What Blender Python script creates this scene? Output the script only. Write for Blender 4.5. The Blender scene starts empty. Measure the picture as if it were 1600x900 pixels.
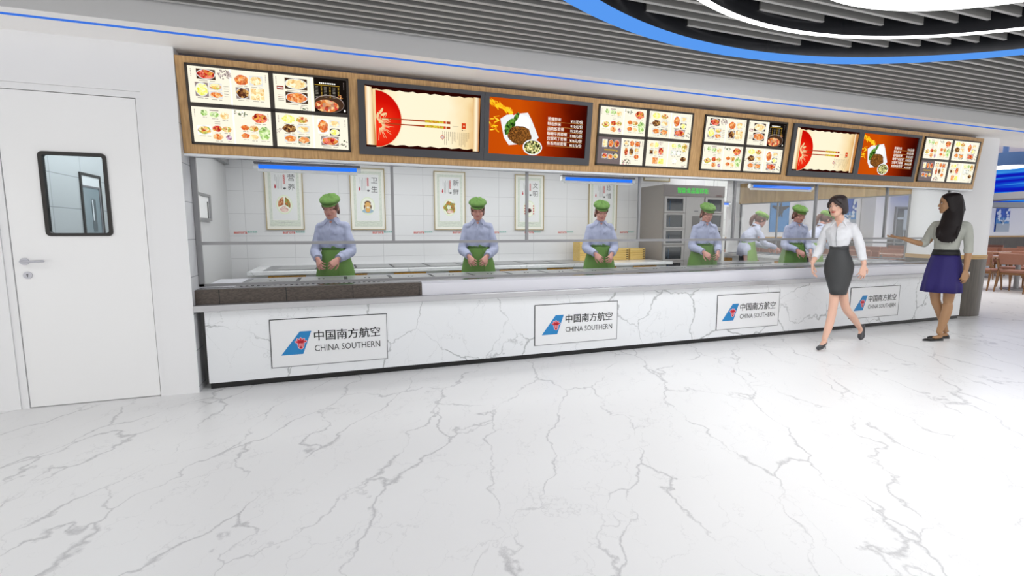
import bpy, bmesh, math, random
from mathutils import Vector, Matrix, Euler, noise
random.seed(7)
S = bpy.context.scene
COL = S.collection
PI = math.pi
# ------------------------------------------------------------------ materials
MATS = {}
def srgb(h):
    h = h.lstrip('#'); o = []
    for i in (0, 2, 4):
        c = int(h[i:i+2], 16)/255
        o.append(c/12.92 if c <= .04045 else ((c+.055)/1.055)**2.4)
    return (*o, 1)
def newmat(name):
    m = bpy.data.materials.new(name); m.use_nodes = True
    nt = m.node_tree; nt.nodes.clear()
    out = nt.nodes.new('ShaderNodeOutputMaterial')
    return m, nt, out
def mat(name, col, rough=.5, metal=0, spec=.5, bump=0, bscale=60, var=0, vscale=8, coat=0, sub=0):
    if name in MATS: return MATS[name]
    m, nt, out = newmat(name)
    p = nt.nodes.new('ShaderNodeBsdfPrincipled')
    c = srgb(col) if isinstance(col, str) else col
    p.inputs['Base Color'].default_value = c
    p.inputs['Roughness'].default_value = rough
    p.inputs['Metallic'].default_value = metal
    p.inputs['Specular IOR Level'].default_value = spec
    p.inputs['Coat Weight'].default_value = coat
    if sub:
        p.inputs['Subsurface Weight'].default_value = sub
        p.inputs['Subsurface Radius'].default_value = (.02, .008, .004)
    tc = nt.nodes.new('ShaderNodeTexCoord')
    if var:
        n = nt.nodes.new('ShaderNodeTexNoise'); n.inputs['Scale'].default_value = vscale
        nt.links.new(tc.outputs['Object'], n.inputs['Vector'])
        r = nt.nodes.new('ShaderNodeMapRange')
        r.inputs[1].default_value = .3; r.inputs[2].default_value = .7
        r.inputs[3].default_value = 1-var; r.inputs[4].default_value = 1+var
        nt.links.new(n.outputs[0], r.inputs[0])
        mx = nt.nodes.new('ShaderNodeVectorMath'); mx.operation = 'SCALE'
        mx.inputs[0].default_value = c[:3]
        nt.links.new(r.outputs[0], mx.inputs['Scale']); nt.links.new(mx.outputs[0], p.inputs['Base Color'])
    if bump:
        n = nt.nodes.new('ShaderNodeTexNoise'); n.inputs['Scale'].default_value = bscale
        nt.links.new(tc.outputs['Object'], n.inputs['Vector'])
        b = nt.nodes.new('ShaderNodeBump'); b.inputs['Strength'].default_value = bump
        b.inputs['Distance'].default_value = .01
        nt.links.new(n.outputs[0], b.inputs['Height']); nt.links.new(b.outputs[0], p.inputs['Normal'])
    nt.links.new(p.outputs[0], out.inputs[0])
    MATS[name] = m; return m
def emis(name, col, strength=1.0):
    if name in MATS: return MATS[name]
    m, nt, out = newmat(name)
    e = nt.nodes.new('ShaderNodeEmission'); e.inputs[0].default_value = srgb(col) if isinstance(col, str) else col
    e.inputs[1].default_value = strength
    nt.links.new(e.outputs[0], out.inputs[0]); MATS[name] = m; return m
def glass_mat(name, tint='#ffffff', refl=.5, rough=0.0):
    m, nt, out = newmat(name)
    t = nt.nodes.new('ShaderNodeBsdfTransparent'); t.inputs[0].default_value = srgb(tint)
    g = nt.nodes.new('ShaderNodeBsdfGlossy'); g.inputs['Roughness'].default_value = rough
    f = nt.nodes.new('ShaderNodeFresnel'); f.inputs[0].default_value = 1.45
    mm = nt.nodes.new('ShaderNodeMath'); mm.operation = 'MULTIPLY'; mm.inputs[1].default_value = refl
    mx = nt.nodes.new('ShaderNodeMixShader')
    nt.links.new(f.outputs[0], mm.inputs[0]); nt.links.new(mm.outputs[0], mx.inputs[0])
    nt.links.new(t.outputs[0], mx.inputs[1]); nt.links.new(g.outputs[0], mx.inputs[2])
    nt.links.new(mx.outputs[0], out.inputs[0]); MATS[name] = m; return m
def ramp(nt, stops):
    r = nt.nodes.new('ShaderNodeValToRGB'); e = r.color_ramp.elements
    while len(e) < len(stops): e.new(.5)
    for i, (p, c) in enumerate(stops):
        e[i].position = p; e[i].color = srgb(c) if isinstance(c, str) else c
    return r
def food_mat(name, cols, scale=38, strength=1.25):
    """printed food photograph on a backlit panel: random cells of the dish's colours"""
    m, nt, out = newmat(name)
    tc = nt.nodes.new('ShaderNodeTexCoord')
    mp = nt.nodes.new('ShaderNodeMapping'); mp.inputs['Scale'].default_value = (1, 1, 0)
    nz = nt.nodes.new('ShaderNodeTexNoise'); nz.inputs['Scale'].default_value = scale*.8
    av = nt.nodes.new('ShaderNodeMixRGB'); av.blend_type = 'ADD'; av.inputs[0].default_value = .03
    v = nt.nodes.new('ShaderNodeTexVoronoi'); v.inputs['Scale'].default_value = scale
    nt.links.new(tc.outputs['Object'], mp.inputs[0]); nt.links.new(mp.outputs[0], nz.inputs[0])
    nt.links.new(mp.outputs[0], av.inputs[1]); nt.links.new(nz.outputs[1], av.inputs[2])
    nt.links.new(av.outputs[0], v.inputs['Vector'])
    sp = nt.nodes.new('ShaderNodeSeparateColor'); nt.links.new(v.outputs['Color'], sp.inputs[0])
    r = ramp(nt, [(i/len(cols), c) for i, c in enumerate(cols)])
    nt.links.new(sp.outputs[0], r.inputs[0])
    e = nt.nodes.new('ShaderNodeEmission'); nt.links.new(r.outputs[0], e.inputs[0])
    e.inputs[1].default_value = strength
    nt.links.new(e.outputs[0], out.inputs[0]); MATS[name] = m; return m
def marble(name, base, vein, scale, rot, stretch, width, dist, rough, seed=0, coat=0, mask=.5, spec=.5):
    m, nt, out = newmat(name)
    L = nt.links
    p = nt.nodes.new('ShaderNodeBsdfPrincipled'); p.inputs['Roughness'].default_value = rough
    p.inputs['Coat Weight'].default_value = coat; p.inputs['Specular IOR Level'].default_value = spec
    tc = nt.nodes.new('ShaderNodeTexCoord')
    fac = None
    for k, (sc, wd, amp) in enumerate(((scale, width, 1.0), (scale*2.1, width*.7, .38))):
        mp = nt.nodes.new('ShaderNodeMapping'); mp.inputs['Rotation'].default_value = rot
        mp.inputs['Location'].default_value = (seed+k*3.7, seed*1.3+k, seed*.7)
        L.new(tc.outputs['Object'], mp.inputs[0])
        mp2 = nt.nodes.new('ShaderNodeMapping'); mp2.inputs['Scale'].default_value = stretch
        L.new(mp.outputs[0], mp2.inputs[0])
        nz = nt.nodes.new('ShaderNodeTexNoise'); nz.inputs['Scale'].default_value = 1.5*sc; nz.inputs['Detail'].default_value = 7
        nz.inputs['Roughness'].default_value = .55
        L.new(mp.outputs[0], nz.inputs[0])
        sub = nt.nodes.new('ShaderNodeVectorMath'); sub.operation = 'SUBTRACT'; sub.inputs[1].default_value = (.5, .5, .5)
        L.new(nz.outputs[1], sub.inputs[0])
        sc_ = nt.nodes.new('ShaderNodeVectorMath'); sc_.operation = 'SCALE'; sc_.inputs['Scale'].default_value = dist
        L.new(sub.outputs[0], sc_.inputs[0])
        ad = nt.nodes.new('ShaderNodeVectorMath'); L.new(mp2.outputs[0], ad.inputs[0]); L.new(sc_.outputs[0], ad.inputs[1])
        v = nt.nodes.new('ShaderNodeTexVoronoi'); v.feature = 'DISTANCE_TO_EDGE'; v.inputs['Scale'].default_value = sc
        L.new(ad.outputs[0], v.inputs['Vector'])
        nw = nt.nodes.new('ShaderNodeTexNoise'); nw.inputs['Scale'].default_value = .9*sc; nw.inputs['Detail'].default_value = 2
        L.new(mp.outputs[0], nw.inputs[0])
        w = nt.nodes.new('ShaderNodeMapRange'); w.inputs[1].default_value = mask-.08; w.inputs[2].default_value = mask+.22
        w.inputs[3].default_value = wd*.12; w.inputs[4].default_value = wd*1.9
        L.new(nw.outputs[0], w.inputs[0])
        dv = nt.nodes.new('ShaderNodeMath'); dv.operation = 'DIVIDE'; L.new(v.outputs['Distance'], dv.inputs[0]); L.new(w.outputs[0], dv.inputs[1])
        iv = nt.nodes.new('ShaderNodeMath'); iv.operation = 'SUBTRACT'; iv.inputs[0].default_value = 1; iv.use_clamp = True
        L.new(dv.outputs[0], iv.inputs[1])
        mk = nt.nodes.new('ShaderNodeMapRange'); mk.inputs[1].default_value = mask-.1; mk.inputs[2].default_value = mask+.12
        mk.inputs[3].default_value = .12; mk.inputs[4].default_value = amp
        L.new(nw.outputs[0], mk.inputs[0])
        ml = nt.nodes.new('ShaderNodeMath'); ml.operation = 'MULTIPLY'; L.new(iv.outputs[0], ml.inputs[0]); L.new(mk.outputs[0], ml.inputs[1])
        if fac is None: fac = ml
        else:
            mx = nt.nodes.new('ShaderNodeMath'); mx.operation = 'MAXIMUM'; L.new(fac.outputs[0], mx.inputs[0]); L.new(ml.outputs[0], mx.inputs[1]); fac = mx
    mix = nt.nodes.new('ShaderNodeMixRGB'); mix.inputs[1].default_value = srgb(base); mix.inputs[2].default_value = srgb(vein)
    L.new(fac.outputs[0], mix.inputs[0]); L.new(mix.outputs[0], p.inputs['Base Color'])
    L.new(p.outputs[0], out.inputs[0]); MATS[name] = m; return m
def wood(name, c1, c2, scale=(60, 60, 3), rough=.5, plank=0):
    m, nt, out = newmat(name); L = nt.links
    p = nt.nodes.new('ShaderNodeBsdfPrincipled'); p.inputs['Roughness'].default_value = rough
    tc = nt.nodes.new('ShaderNodeTexCoord'); mp = nt.nodes.new('ShaderNodeMapping'); mp.inputs['Scale'].default_value = scale
    L.new(tc.outputs['Object'], mp.inputs[0])
    n = nt.nodes.new('ShaderNodeTexNoise'); n.inputs['Scale'].default_value = 1; n.inputs['Detail'].default_value = 4
    L.new(mp.outputs[0], n.inputs[0])
    r = ramp(nt, [(.3, c1), (.7, c2)]); L.new(n.outputs[0], r.inputs[0])
    last = r.outputs[0]
    if plank:
        mp3 = nt.nodes.new('ShaderNodeMapping'); mp3.inputs['Scale'].default_value = (plank, plank, 0)
        L.new(tc.outputs['Object'], mp3.inputs[0])
        w = nt.nodes.new('ShaderNodeTexWhiteNoise'); w.noise_dimensions = '3D'
        fl = nt.nodes.new('ShaderNodeVectorMath'); fl.operation = 'FLOOR'; L.new(mp3.outputs[0], fl.inputs[0]); L.new(fl.outputs[0], w.inputs[0])
        mr = nt.nodes.new('ShaderNodeMapRange'); mr.inputs[3].default_value = .86; mr.inputs[4].default_value = 1.08
        L.new(w.outputs[0], mr.inputs[0])
        vm = nt.nodes.new('ShaderNodeVectorMath'); vm.operation = 'SCALE'; L.new(last, vm.inputs[0]); L.new(mr.outputs[0], vm.inputs['Scale'])
        last = vm.outputs[0]
    L.new(last, p.inputs['Base Color']); L.new(p.outputs[0], out.inputs[0]); MATS[name] = m; return m
def tile(name, base, grout, w, h, ox, oz, axis='XZ', rough=.25, off=0.0, mortar=.004):
    m, nt, out = newmat(name); L = nt.links
    p = nt.nodes.new('ShaderNodeBsdfPrincipled'); p.inputs['Roughness'].default_value = rough
    tc = nt.nodes.new('ShaderNodeTexCoord'); sp = nt.nodes.new('ShaderNodeSeparateXYZ'); L.new(tc.outputs['Object'], sp.inputs[0])
    cb = nt.nodes.new('ShaderNodeCombineXYZ')
    L.new(sp.outputs[{'X': 0, 'Y': 1}[axis[0]]], cb.inputs[0]); L.new(sp.outputs[2], cb.inputs[1])
    mp = nt.nodes.new('ShaderNodeMapping'); mp.inputs['Location'].default_value = (-ox, -oz, 0); L.new(cb.outputs[0], mp.inputs[0])
    b = nt.nodes.new('ShaderNodeTexBrick'); b.offset = off; b.inputs['Scale'].default_value = 1
    b.inputs['Brick Width'].default_value = w; b.inputs['Row Height'].default_value = h
    b.inputs['Mortar Size'].default_value = mortar; b.inputs['Mortar Smooth'].default_value = .1
    b.inputs['Color1'].default_value = srgb(base); b.inputs['Color2'].default_value = srgb(base); b.inputs['Mortar'].default_value = srgb(grout)
    L.new(mp.outputs[0], b.inputs['Vector']); L.new(b.outputs[0], p.inputs['Base Color']); L.new(p.outputs[0], out.inputs[0])
    MATS[name] = m; return m
# ------------------------------------------------------------------ mesh helpers
class MB:
    """collects shapes of one part; build() links them as one mesh object"""
    def __init__(s): s.bm = bmesh.new(); s.mi = 0
    def _f(s, vs):
        try:
            f = s.bm.faces.new(vs); f.material_index = s.mi; return f
        except ValueError: return None
    def box(s, x0, y0, z0, x1, y1, z1, M=None):
        vs = [s.bm.verts.new(Vector((x, y, z)) if M is None else M @ Vector((x, y, z))) for x in (x0, x1) for y in (y0, y1) for z in (z0, z1)]
        for q in ((0, 1, 3, 2), (4, 6, 7, 5), (0, 4, 5, 1), (2, 3, 7, 6), (0, 2, 6, 4), (1, 5, 7, 3)): s._f([vs[i] for i in q])
        return s
    def prism(s, pts, axis, a, b):
        """pts: polygon in the two other axes, extruded along axis from a to b"""
        def mk(u, v, w): return {'X': (w, u, v), 'Y': (u, w, v), 'Z': (u, v, w)}[axis]
        A = [s.bm.verts.new(mk(*p, a)) for p in pts]; B = [s.bm.verts.new(mk(*p, b)) for p in pts]
        s._f(A[::-1]); s._f(B); n = len(pts)
        for i in range(n): s._f([A[i], A[(i+1) % n], B[(i+1) % n], B[i]])
        return s
    def ring(s, c, rx, ry, n=16, ax=None):
        """ax: (right, up) vectors"""
        r, u = ax
        return [s.bm.verts.new(c + r*(rx*math.cos(2*PI*i/n)) + u*(ry*math.sin(2*PI*i/n))) for i in range(n)]
    def loft(s, rings, closed=True, cap=True):
        for a, b in zip(rings, rings[1:]):
            n = len(a)
            for i in range(n if closed else n-1): s._f([a[i], a[(i+1) % n], b[(i+1) % n], b[i]])
        if cap and closed: s._f(rings[0][::-1]); s._f(rings[-1])
        return s
    def tube(s, pts, rad, n=14, hint=(0, 0, 1), sub=3, round_caps=True):
        """smooth tapered limb through pts; rad: list of r or (ra, rb) (ra across 'hint' side)"""
        P = [Vector(p) for p in pts]; Rr = [(r, r) if not isinstance(r, tuple) else r for r in rad]
        Q = []; W = []
        m = len(P)
        if m == 2 or sub == 1: Q = P[:]; W = Rr[:]
        else:
            for i in range(m-1):
                p0 = P[max(i-1, 0)]; p1 = P[i]; p2 = P[i+1]; p3 = P[min(i+2, m-1)]
                for k in range(sub):
                    t = k/sub
                    Q.append(.5*((2*p1)+(p2-p0)*t+(2*p0-5*p1+4*p2-p3)*t*t+(3*p1-p0-3*p2+p3)*t**3))
                    tt = t*t*(3-2*t)
                    W.append(tuple(Rr[i][j]*(1-tt)+Rr[i+1][j]*tt for j in (0, 1)))
            Q.append(P[-1]); W.append(Rr[-1])
        rings = []; h = Vector(hint)
        def frame(d):
            a = h.cross(d)
            if a.length < 1e-4: a = Vector((1, 0, 0)).cross(d)
            if a.length < 1e-4: a = Vector((0, 1, 0)).cross(d)
            a.normalize(); return a, d.cross(a).normalized()
        for i, q in enumerate(Q):
            d = (Q[min(i+1, len(Q)-1)]-Q[max(i-1, 0)]).normalized(); a, b = frame(d)
            if i == 0 and round_caps:
                for f in (.35, .75): rings.append(s.ring(q-d*max(W[0])*(1-f**2)**.5*.9, W[0][0]*f, W[0][1]*f, n, (a, b)))
            rings.append(s.ring(q, W[i][0], W[i][1], n, (a, b)))
            if i == len(Q)-1 and round_caps:
                for f in (.75, .35): rings.append(s.ring(q+d*max(W[-1])*(1-f**2)**.5*.9, W[-1][0]*f, W[-1][1]*f, n, (a, b)))
        s.loft(rings); return s
    def blob(s, c, r, rot=(0, 0, 0), n=16, m=10):
        R = Euler(rot).to_matrix(); c = Vector(c)
        top = s.bm.verts.new(c+R@Vector((0, 0, r[2]))); bot = s.bm.verts.new(c+R@Vector((0, 0, -r[2])))
        rings = []
        for j in range(1, m):
            t = PI*j/m
            rings.append([s.bm.verts.new(c+R@Vector((r[0]*math.sin(t)*math.cos(2*PI*i/n), r[1]*math.sin(t)*math.sin(2*PI*i/n), r[2]*math.cos(t)))) for i in range(n)])
        for i in range(n):
            s._f([top, rings[0][i], rings[0][(i+1) % n]]); s._f([bot, rings[-1][(i+1) % n], rings[-1][i]])
        for a, b in zip(rings, rings[1:]):
            for i in range(n): s._f([a[i], b[i], b[(i+1) % n], a[(i+1) % n]])
        return s
    def cyl(s, c, r, h, n=32, axis='Z', r2=None):
        c = Vector(c); r2 = r if r2 is None else r2
        d = {'X': Vector((1, 0, 0)), 'Y': Vector((0, 1, 0)), 'Z': Vector((0, 0, 1))}[axis]
        ax = {'X': (Vector((0, 1, 0)), Vector((0, 0, 1))), 'Y': (Vector((0, 0, 1)), Vector((1, 0, 0))), 'Z': (Vector((1, 0, 0)), Vector((0, 1, 0)))}[axis]
        s.loft([s.ring(c, r, r, n, ax), s.ring(c+d*h, r2, r2, n, ax)]); return s
    def annulus(s, cx, cy, z0, z1, ri, ro, n=160, a0=0, a1=2*PI, dy=0):
        full = abs(a1-a0-2*PI) < 1e-6; k = n if full else n+1
        V = []
        for r, z in ((ri, z0), (ro, z0), (ro, z1), (ri, z1)):
            V.append([s.bm.verts.new((cx+r*math.cos(a0+(a1-a0)*i/n), cy+(dy if r == ri else 0)+r*math.sin(a0+(a1-a0)*i/n), z)) for i in range(k)])
        for q in range(4):
            A, B = V[q], V[(q+1) % 4]
            for i in range(n):
                j = (i+1) % k
                s._f([A[i], A[j], B[j], B[i]])
        return s
    def build(s, name, mats, parent=None, smooth=False, bevel=0, M=None, auto=None):
        bmesh.ops.recalc_face_normals(s.bm, faces=s.bm.faces)
        me = bpy.data.meshes.new(name); s.bm.to_mesh(me); s.bm.free()
        for mm in (mats if isinstance(mats, (list, tuple)) else [mats]): me.materials.append(mm)
        if smooth: me.shade_smooth()
        if auto is not None: me.shade_smooth(); me.set_sharp_from_angle(angle=math.radians(auto))
        o = bpy.data.objects.new(name, me); COL.objects.link(o)
        if parent: o.parent = parent
        if M is not None: o.matrix_local = M
        if bevel:
            b = o.modifiers.new('bevel', 'BEVEL'); b.width = bevel; b.segments = 2; b.limit_method = 'ANGLE'
        return o
def tag(o, label, cat, group=None, kind=None):
    o['label'] = label; o['category'] = cat
    if group: o['group'] = group
    if kind: o['kind'] = kind
    return o
def part_label(o, label): o['label'] = label; return o
def empty(name, loc=(0, 0, 0), rz=0):
    o = bpy.data.objects.new(name, None); COL.objects.link(o); o.location = loc; o.rotation_euler = (0, 0, rz)
    o.empty_display_size = .1; return o
def struct(o): o['kind'] = 'structure'; return o
def copy_tree(o, parent=None):
    c = o.copy(); COL.objects.link(c)
    if parent: c.parent = parent
    for ch in list(o.children): copy_tree(ch, c)
    return c
def text_polys(s, size, bold=0.0, align='CENTER'):
    """outline text -> (verts, faces) in the XY plane"""
    cu = bpy.data.curves.new('t', 'FONT'); cu.body = s; cu.size = size; cu.align_x = align; cu.align_y = 'CENTER'
    cu.offset = bold; cu.resolution_u = 2
    ob = bpy.data.objects.new('t', cu); COL.objects.link(ob)
    dg = bpy.context.evaluated_depsgraph_get(); me = bpy.data.meshes.new_from_object(ob.evaluated_get(dg))
    V = [v.co.copy() for v in me.vertices]; F = [tuple(p.vertices) for p in me.polygons]
    bpy.data.objects.remove(ob); bpy.data.curves.remove(cu); bpy.data.meshes.remove(me)
    return V, F
class Print:
    """flat printed artwork: coloured shapes laid in thin layers on a plane (x right, y up, z out)"""
    def __init__(s, dz=.0004): s.V = []; s.F = []; s.I = []; s.m = []; s.z = 0; s.dz = dz
    def slot(s, mm):
        if mm not in s.m: s.m.append(mm)
        return s.m.index(mm)
    def poly(s, pts, mm, layer=None):
        z = (s.z if layer is None else layer)*s.dz; b = len(s.V)
        s.V += [(p[0], p[1], z) for p in pts]; s.F.append(tuple(range(b, b+len(pts)))); s.I.append(s.slot(mm))
    def rect(s, x0, y0, x1, y1, mm, layer=1): s.poly([(x0, y0), (x1, y0), (x1, y1), (x0, y1)], mm, layer)
    def ell(s, cx, cy, rx, ry, mm, layer=1, n=24, a0=0, a1=2*PI, rot=0, wob=0):
        P = []
        for i in range(n):
            a = a0+(a1-a0)*i/(n if abs(a1-a0-2*PI) < 1e-6 else n-1)
            k = 1+wob*math.sin(5*a+cx*50)*.5+wob*random.uniform(-.5, .5)
            x = rx*k*math.cos(a); y = ry*k*math.sin(a)
            P.append((cx+x*math.cos(rot)-y*math.sin(rot), cy+x*math.sin(rot)+y*math.cos(rot)))
        s.poly(P, mm, layer)
    def text(s, t, cx, cy, size, mm, layer=3, bold=0, align='CENTER', sx=1, fitw=None):
        V, F = text_polys(t, size, bold, align); b = len(s.V)
        if not V: return
        if fitw:
            w = max(v.x for v in V)-min(v.x for v in V); sx = fitw/w
            mid = (max(v.x for v in V)+min(v.x for v in V))/2
            if align == 'CENTER': V = [Vector((v.x-mid, v.y, 0)) for v in V]
        s.V += [(cx+v.x*sx, cy+v.y, layer*s.dz) for v in V]
        k = s.slot(mm)
        for f in F: s.F.append(tuple(b+i for i in f)); s.I.append(k)
    def vtext(s, t, cx, y0, size, mm, layer=3, pitch=1.15, bold=0):
        for i, ch in enumerate(t): s.text(ch, cx, y0-i*size*pitch, size, mm, layer, bold)
    def build(s, name, M, parent=None):
        me = bpy.data.meshes.new(name); me.from_pydata(s.V, [], s.F)
        for mm in s.m: me.materials.append(mm)
        me.polygons.foreach_set('material_index', s.I); me.update()
        o = bpy.data.objects.new(name, me); COL.objects.link(o)
        if parent: o.parent = parent
        o.matrix_local = M; return o
def face_south(x, y, z, tilt=0):
    """local x -> +X, local y -> up (tilted), local z -> -Y (towards the hall)"""
    return Matrix.Translation((x, y, z)) @ Euler((PI/2+tilt, 0, 0)).to_matrix().to_4x4()
def rrect(x0, z0, x1, z1, r, n=5):
    P = []
    for cx, cz, a in ((x1-r, z1-r, 0), (x0+r, z1-r, 90), (x0+r, z0+r, 180), (x1-r, z0+r, 270)):
        for i in range(n+1):
            t = math.radians(a+90*i/n); P.append((cx+r*math.cos(t), cz+r*math.sin(t)))
    return P
def frame_mb(P, Q, axis, a, b):
    """frame between outline P and inner outline Q"""
    mb = MB(); n = len(P)
    def mk(u, v, w): return {'X': (w, u, v), 'Y': (u, w, v), 'Z': (u, v, w)}[axis]
    R = [[mb.bm.verts.new(mk(*p, w)) for p in L] for L, w in ((P, a), (Q, a), (Q, b), (P, b))]
    for k in range(4):
        A, B = R[k], R[(k+1) % 4]
        for i in range(n): mb._f([A[i], A[(i+1) % n], B[(i+1) % n], B[i]])
    return mb
# ------------------------------------------------------------------ palette
white_paint = mat('white_paint', '#ebebec', .45)
door_paint = mat('door_paint', '#f0f0f0', .3)
grey_metal = mat('grey_metal', '#8a8a8c', .35, .3)
grey_trim = mat('grey_trim', '#77767a', .4, .2)
steel = mat('steel', '#b0b0b2', .3, .85)
satin_steel = mat('satin_steel', '#bdbdc4', .35, .35)
white_steel = mat('white_steel', '#d9d9e0', .28, .1)
black_rubber = mat('black_rubber', '#25221f', .5)
black_gloss = mat('black_gloss', '#0a0a0a', .3)
soffit_paint = mat('soffit_paint', '#f9f7f5', .6)
band_paint = mat('band_paint', '#d0d0d1', .55)
slat_lit_edge = mat('slat_lit_edge', '#b9b8b6', .5)  # lighter tone painting the light on the slat undersides
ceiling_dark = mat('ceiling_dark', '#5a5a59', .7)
blue_glow = emis('blue_glow', '#5a9bf2', 1.0)
strip_glow = emis('strip_glow', '#3f78e0', 1.0)
tube_glow = emis('tube_glow', '#2f7dfc', 1.05)
white_glow = emis('white_glow', '#ffffff', 5.0)
ring_glow = emis('ring_glow', '#ffffff', 4.0)
floor_marble = marble('floor_marble', '#ececec', '#c4c4c5', 2.3, (0, 0, math.radians(-60)), (.30, .95, 1), .014, .24, .30, seed=2, mask=.43, spec=.22)
counter_marble = marble('counter_marble', '#e9ebed', '#a9acad', 1.5, (math.radians(90), 0, math.radians(10)), (1, 1, .8), .011, .36, .25, seed=5, mask=.43)
board_wood = wood('board_wood', '#a9814f', '#cda36c', (70, 70, 3.5), .45)
fascia_wood = wood('fascia_wood', '#b08a54', '#cfae72', (3, 14, 2.2), .5, plank=2.6)
dark_wood = wood('dark_wood', '#3a322c', '#5b5048', (55, 55, 160), .5)
dark_panel = wood('dark_panel', '#4a443e', '#5f5850', (40, 40, 3), .45)
light_oak = wood('light_oak', '#b48f5a', '#caa670', (3, 3, 40), .5)
tile_back = tile('tile_back', '#dcdcdd', '#c0c0c2', .59, .296, .025, 1.237-.296*4, mortar=.003)
tile_side = tile('tile_side', '#d6d7da', '#a9abae', .59, .296, .0, .05, axis='YZ')
tile_corridor = tile('tile_corridor', '#c3c7c8', '#8d9294', .62, .334, 5.98-.62*3, 1.537-.334*4, axis='YZ', rough=.4)
clear_glass = glass_mat('clear_glass', '#fcfdfd', .10)
blue_glass = glass_mat('blue_glass', '#e3e8ea', .25)
# ------------------------------------------------------------------ setting
mb = MB(); mb.box(-6, -4, -.1, 34, 14, 0); fl = struct(mb.build('floor', floor_marble))
WX = -1.11
# door wall, with the opening of the door (x -2.236..-1.384, to z 2.28)
mb = MB()
mb.box(-6, 4.43, 0, -2.24, 4.6, 2.75); mb.box(-2.24, 4.43, 2.325, -1.34, 4.6, 2.75); mb.box(-1.34, 4.43, 0, WX, 4.6, 2.75)
struct(mb.build('wall_left', white_paint))
mb = MB(); mb.box(WX-.16, 4.432, 0, WX+.001, 4.75, 2.74); struct(mb.build('wall_return', tile_side))
mb = MB(); mb.box(-1.62, 4.75, 0, -1.35, 7.3, 2.45); mb.box(-1.62, 4.6, 0, WX-.16, 4.75, 2.45); struct(mb.build('wall_kitchen_left', mat('kitchen_grey', '#c9c9ca', .5)))
mb = MB(); mb.box(-1.62, 7.3, 0, 6.35, 7.45, 2.45); mb.box(6.2, 7.45, 0, 6.35, 8.9, 2.45); mb.box(6.2, 8.9, 0, 7.95, 9.05, 2.45)
struct(mb.build('wall_back', tile_back))
mb = MB(); mb.box(-1.62, 4.72, 2.4, 9.0, 9.05, 2.5); struct(mb.build('ceiling_kitchen', white_paint))
mb = MB(); mb.box(-1.349, 4.9, 2.16, -1.30, 7.3, 2.24); struct(mb.build('trim_1', mat('trim_grey', '#a9a9aa', .5)))
# corridor behind the door
mb = MB(); mb.box(-2.7, 4.6, 0, -2.6, 9.2, 2.9); struct(mb.build('wall_corridor_side', tile_corridor))
mb = MB(); mb.box(-2.6, 9.1, 0, -1.62, 9.2, 2.9); struct(mb.build('wall_corridor_end', mat('corridor_pale', '#c3c8ca', .5)))
mb = MB(); mb.box(-2.6, 4.6, 2.5, -1.62, 9.1, 2.9); struct(mb.build('ceiling_corridor', white_paint))
w = empty('window_2', (0, 0, 0)); struct(w)
frame_mb([(6.55, 1.26), (7.03, 1.26), (7.03, 1.935), (6.55, 1.935)], [(6.58, 1.28), (7.0, 1.28), (7.0, 1.905), (6.58, 1.905)], 'X', -2.6, -2.585).build('window_frame', black_rubber, w)
mb = MB(); mb.box(-2.6, 6.58, 1.78, -2.586, 7.0, 1.80); mb.box(-2.6, 6.965, 1.28, -2.587, 7.0, 1.78); mb.build('glazing_bar', grey_trim, w)
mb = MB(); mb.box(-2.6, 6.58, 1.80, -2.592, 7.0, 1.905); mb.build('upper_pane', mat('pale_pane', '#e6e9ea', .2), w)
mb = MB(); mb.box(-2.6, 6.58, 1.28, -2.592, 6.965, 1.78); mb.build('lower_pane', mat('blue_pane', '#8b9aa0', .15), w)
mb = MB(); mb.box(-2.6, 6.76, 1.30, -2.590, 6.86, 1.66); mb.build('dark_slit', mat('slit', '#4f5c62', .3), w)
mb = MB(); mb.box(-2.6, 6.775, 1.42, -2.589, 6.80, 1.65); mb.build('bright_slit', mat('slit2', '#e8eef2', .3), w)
# kitchen-side hatch in the left wall
w = empty('window_3', (0, 0, 0)); struct(w)
frame_mb([(5.6, 1.41), (6.30, 1.41), (6.30, 1.70), (5.6, 1.70)], [(5.65, 1.44), (6.23, 1.44), (6.23, 1.67), (5.65, 1.67)], 'X', -1.35, -1.325).build('window_frame', grey_metal, w)
mb = MB(); mb.box(-1.35, 5.65, 1.44, -1.335, 6.23, 1.67); mb.build('pane', mat('bright_pane', '#eeeeee', .2), w)
mb = MB(); mb.box(-1.35, 6.16, 1.44, -1.33, 6.185, 1.62); mb.build('handle', black_rubber, w)
# ------------------------------------------------------------------ door
d = empty('door_1', (-1.8, 4.43, 0)); struct(d)
def at_door(o): o.matrix_parent_inverse = Matrix.Translation((-1.8, 4.43, 0)).inverted(); return o
mb = MB(); mb.box(-2.239, 4.44, 0, -2.195, 4.58, 2.2795); mb.box(-1.375, 4.44, 0, -1.341, 4.58, 2.2795); mb.box(-2.239, 4.44, 2.28, -1.341, 4.58, 2.324)
at_door(mb.build('door_frame', white_paint, d))
W0, W1, Z0, Z1 = -1.986, -1.588, 1.264, 1.866
P = rrect(W0+.012, Z0+.012, W1-.012, Z1-.012, .02); Pout = rrect(-2.19, .006, -1.380, 2.275, .0005)
leaf = frame_mb(Pout, P, 'Y', 4.446, 4.49)
at_door(leaf.build('door_leaf', door_paint, d))
at_door(frame_mb(rrect(W0, Z0, W1, Z1, .03), rrect(W0+.023, Z0+.023, W1-.023, Z1-.023, .018), 'Y', 4.434, 4.475).build('window_gasket', black_rubber, d))
mb = MB(); mb.box(W0+.02, 4.446, Z0+.02, W1-.02, 4.450, Z1-.02); at_door(mb.build('window_pane', blue_glass, d))
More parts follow.
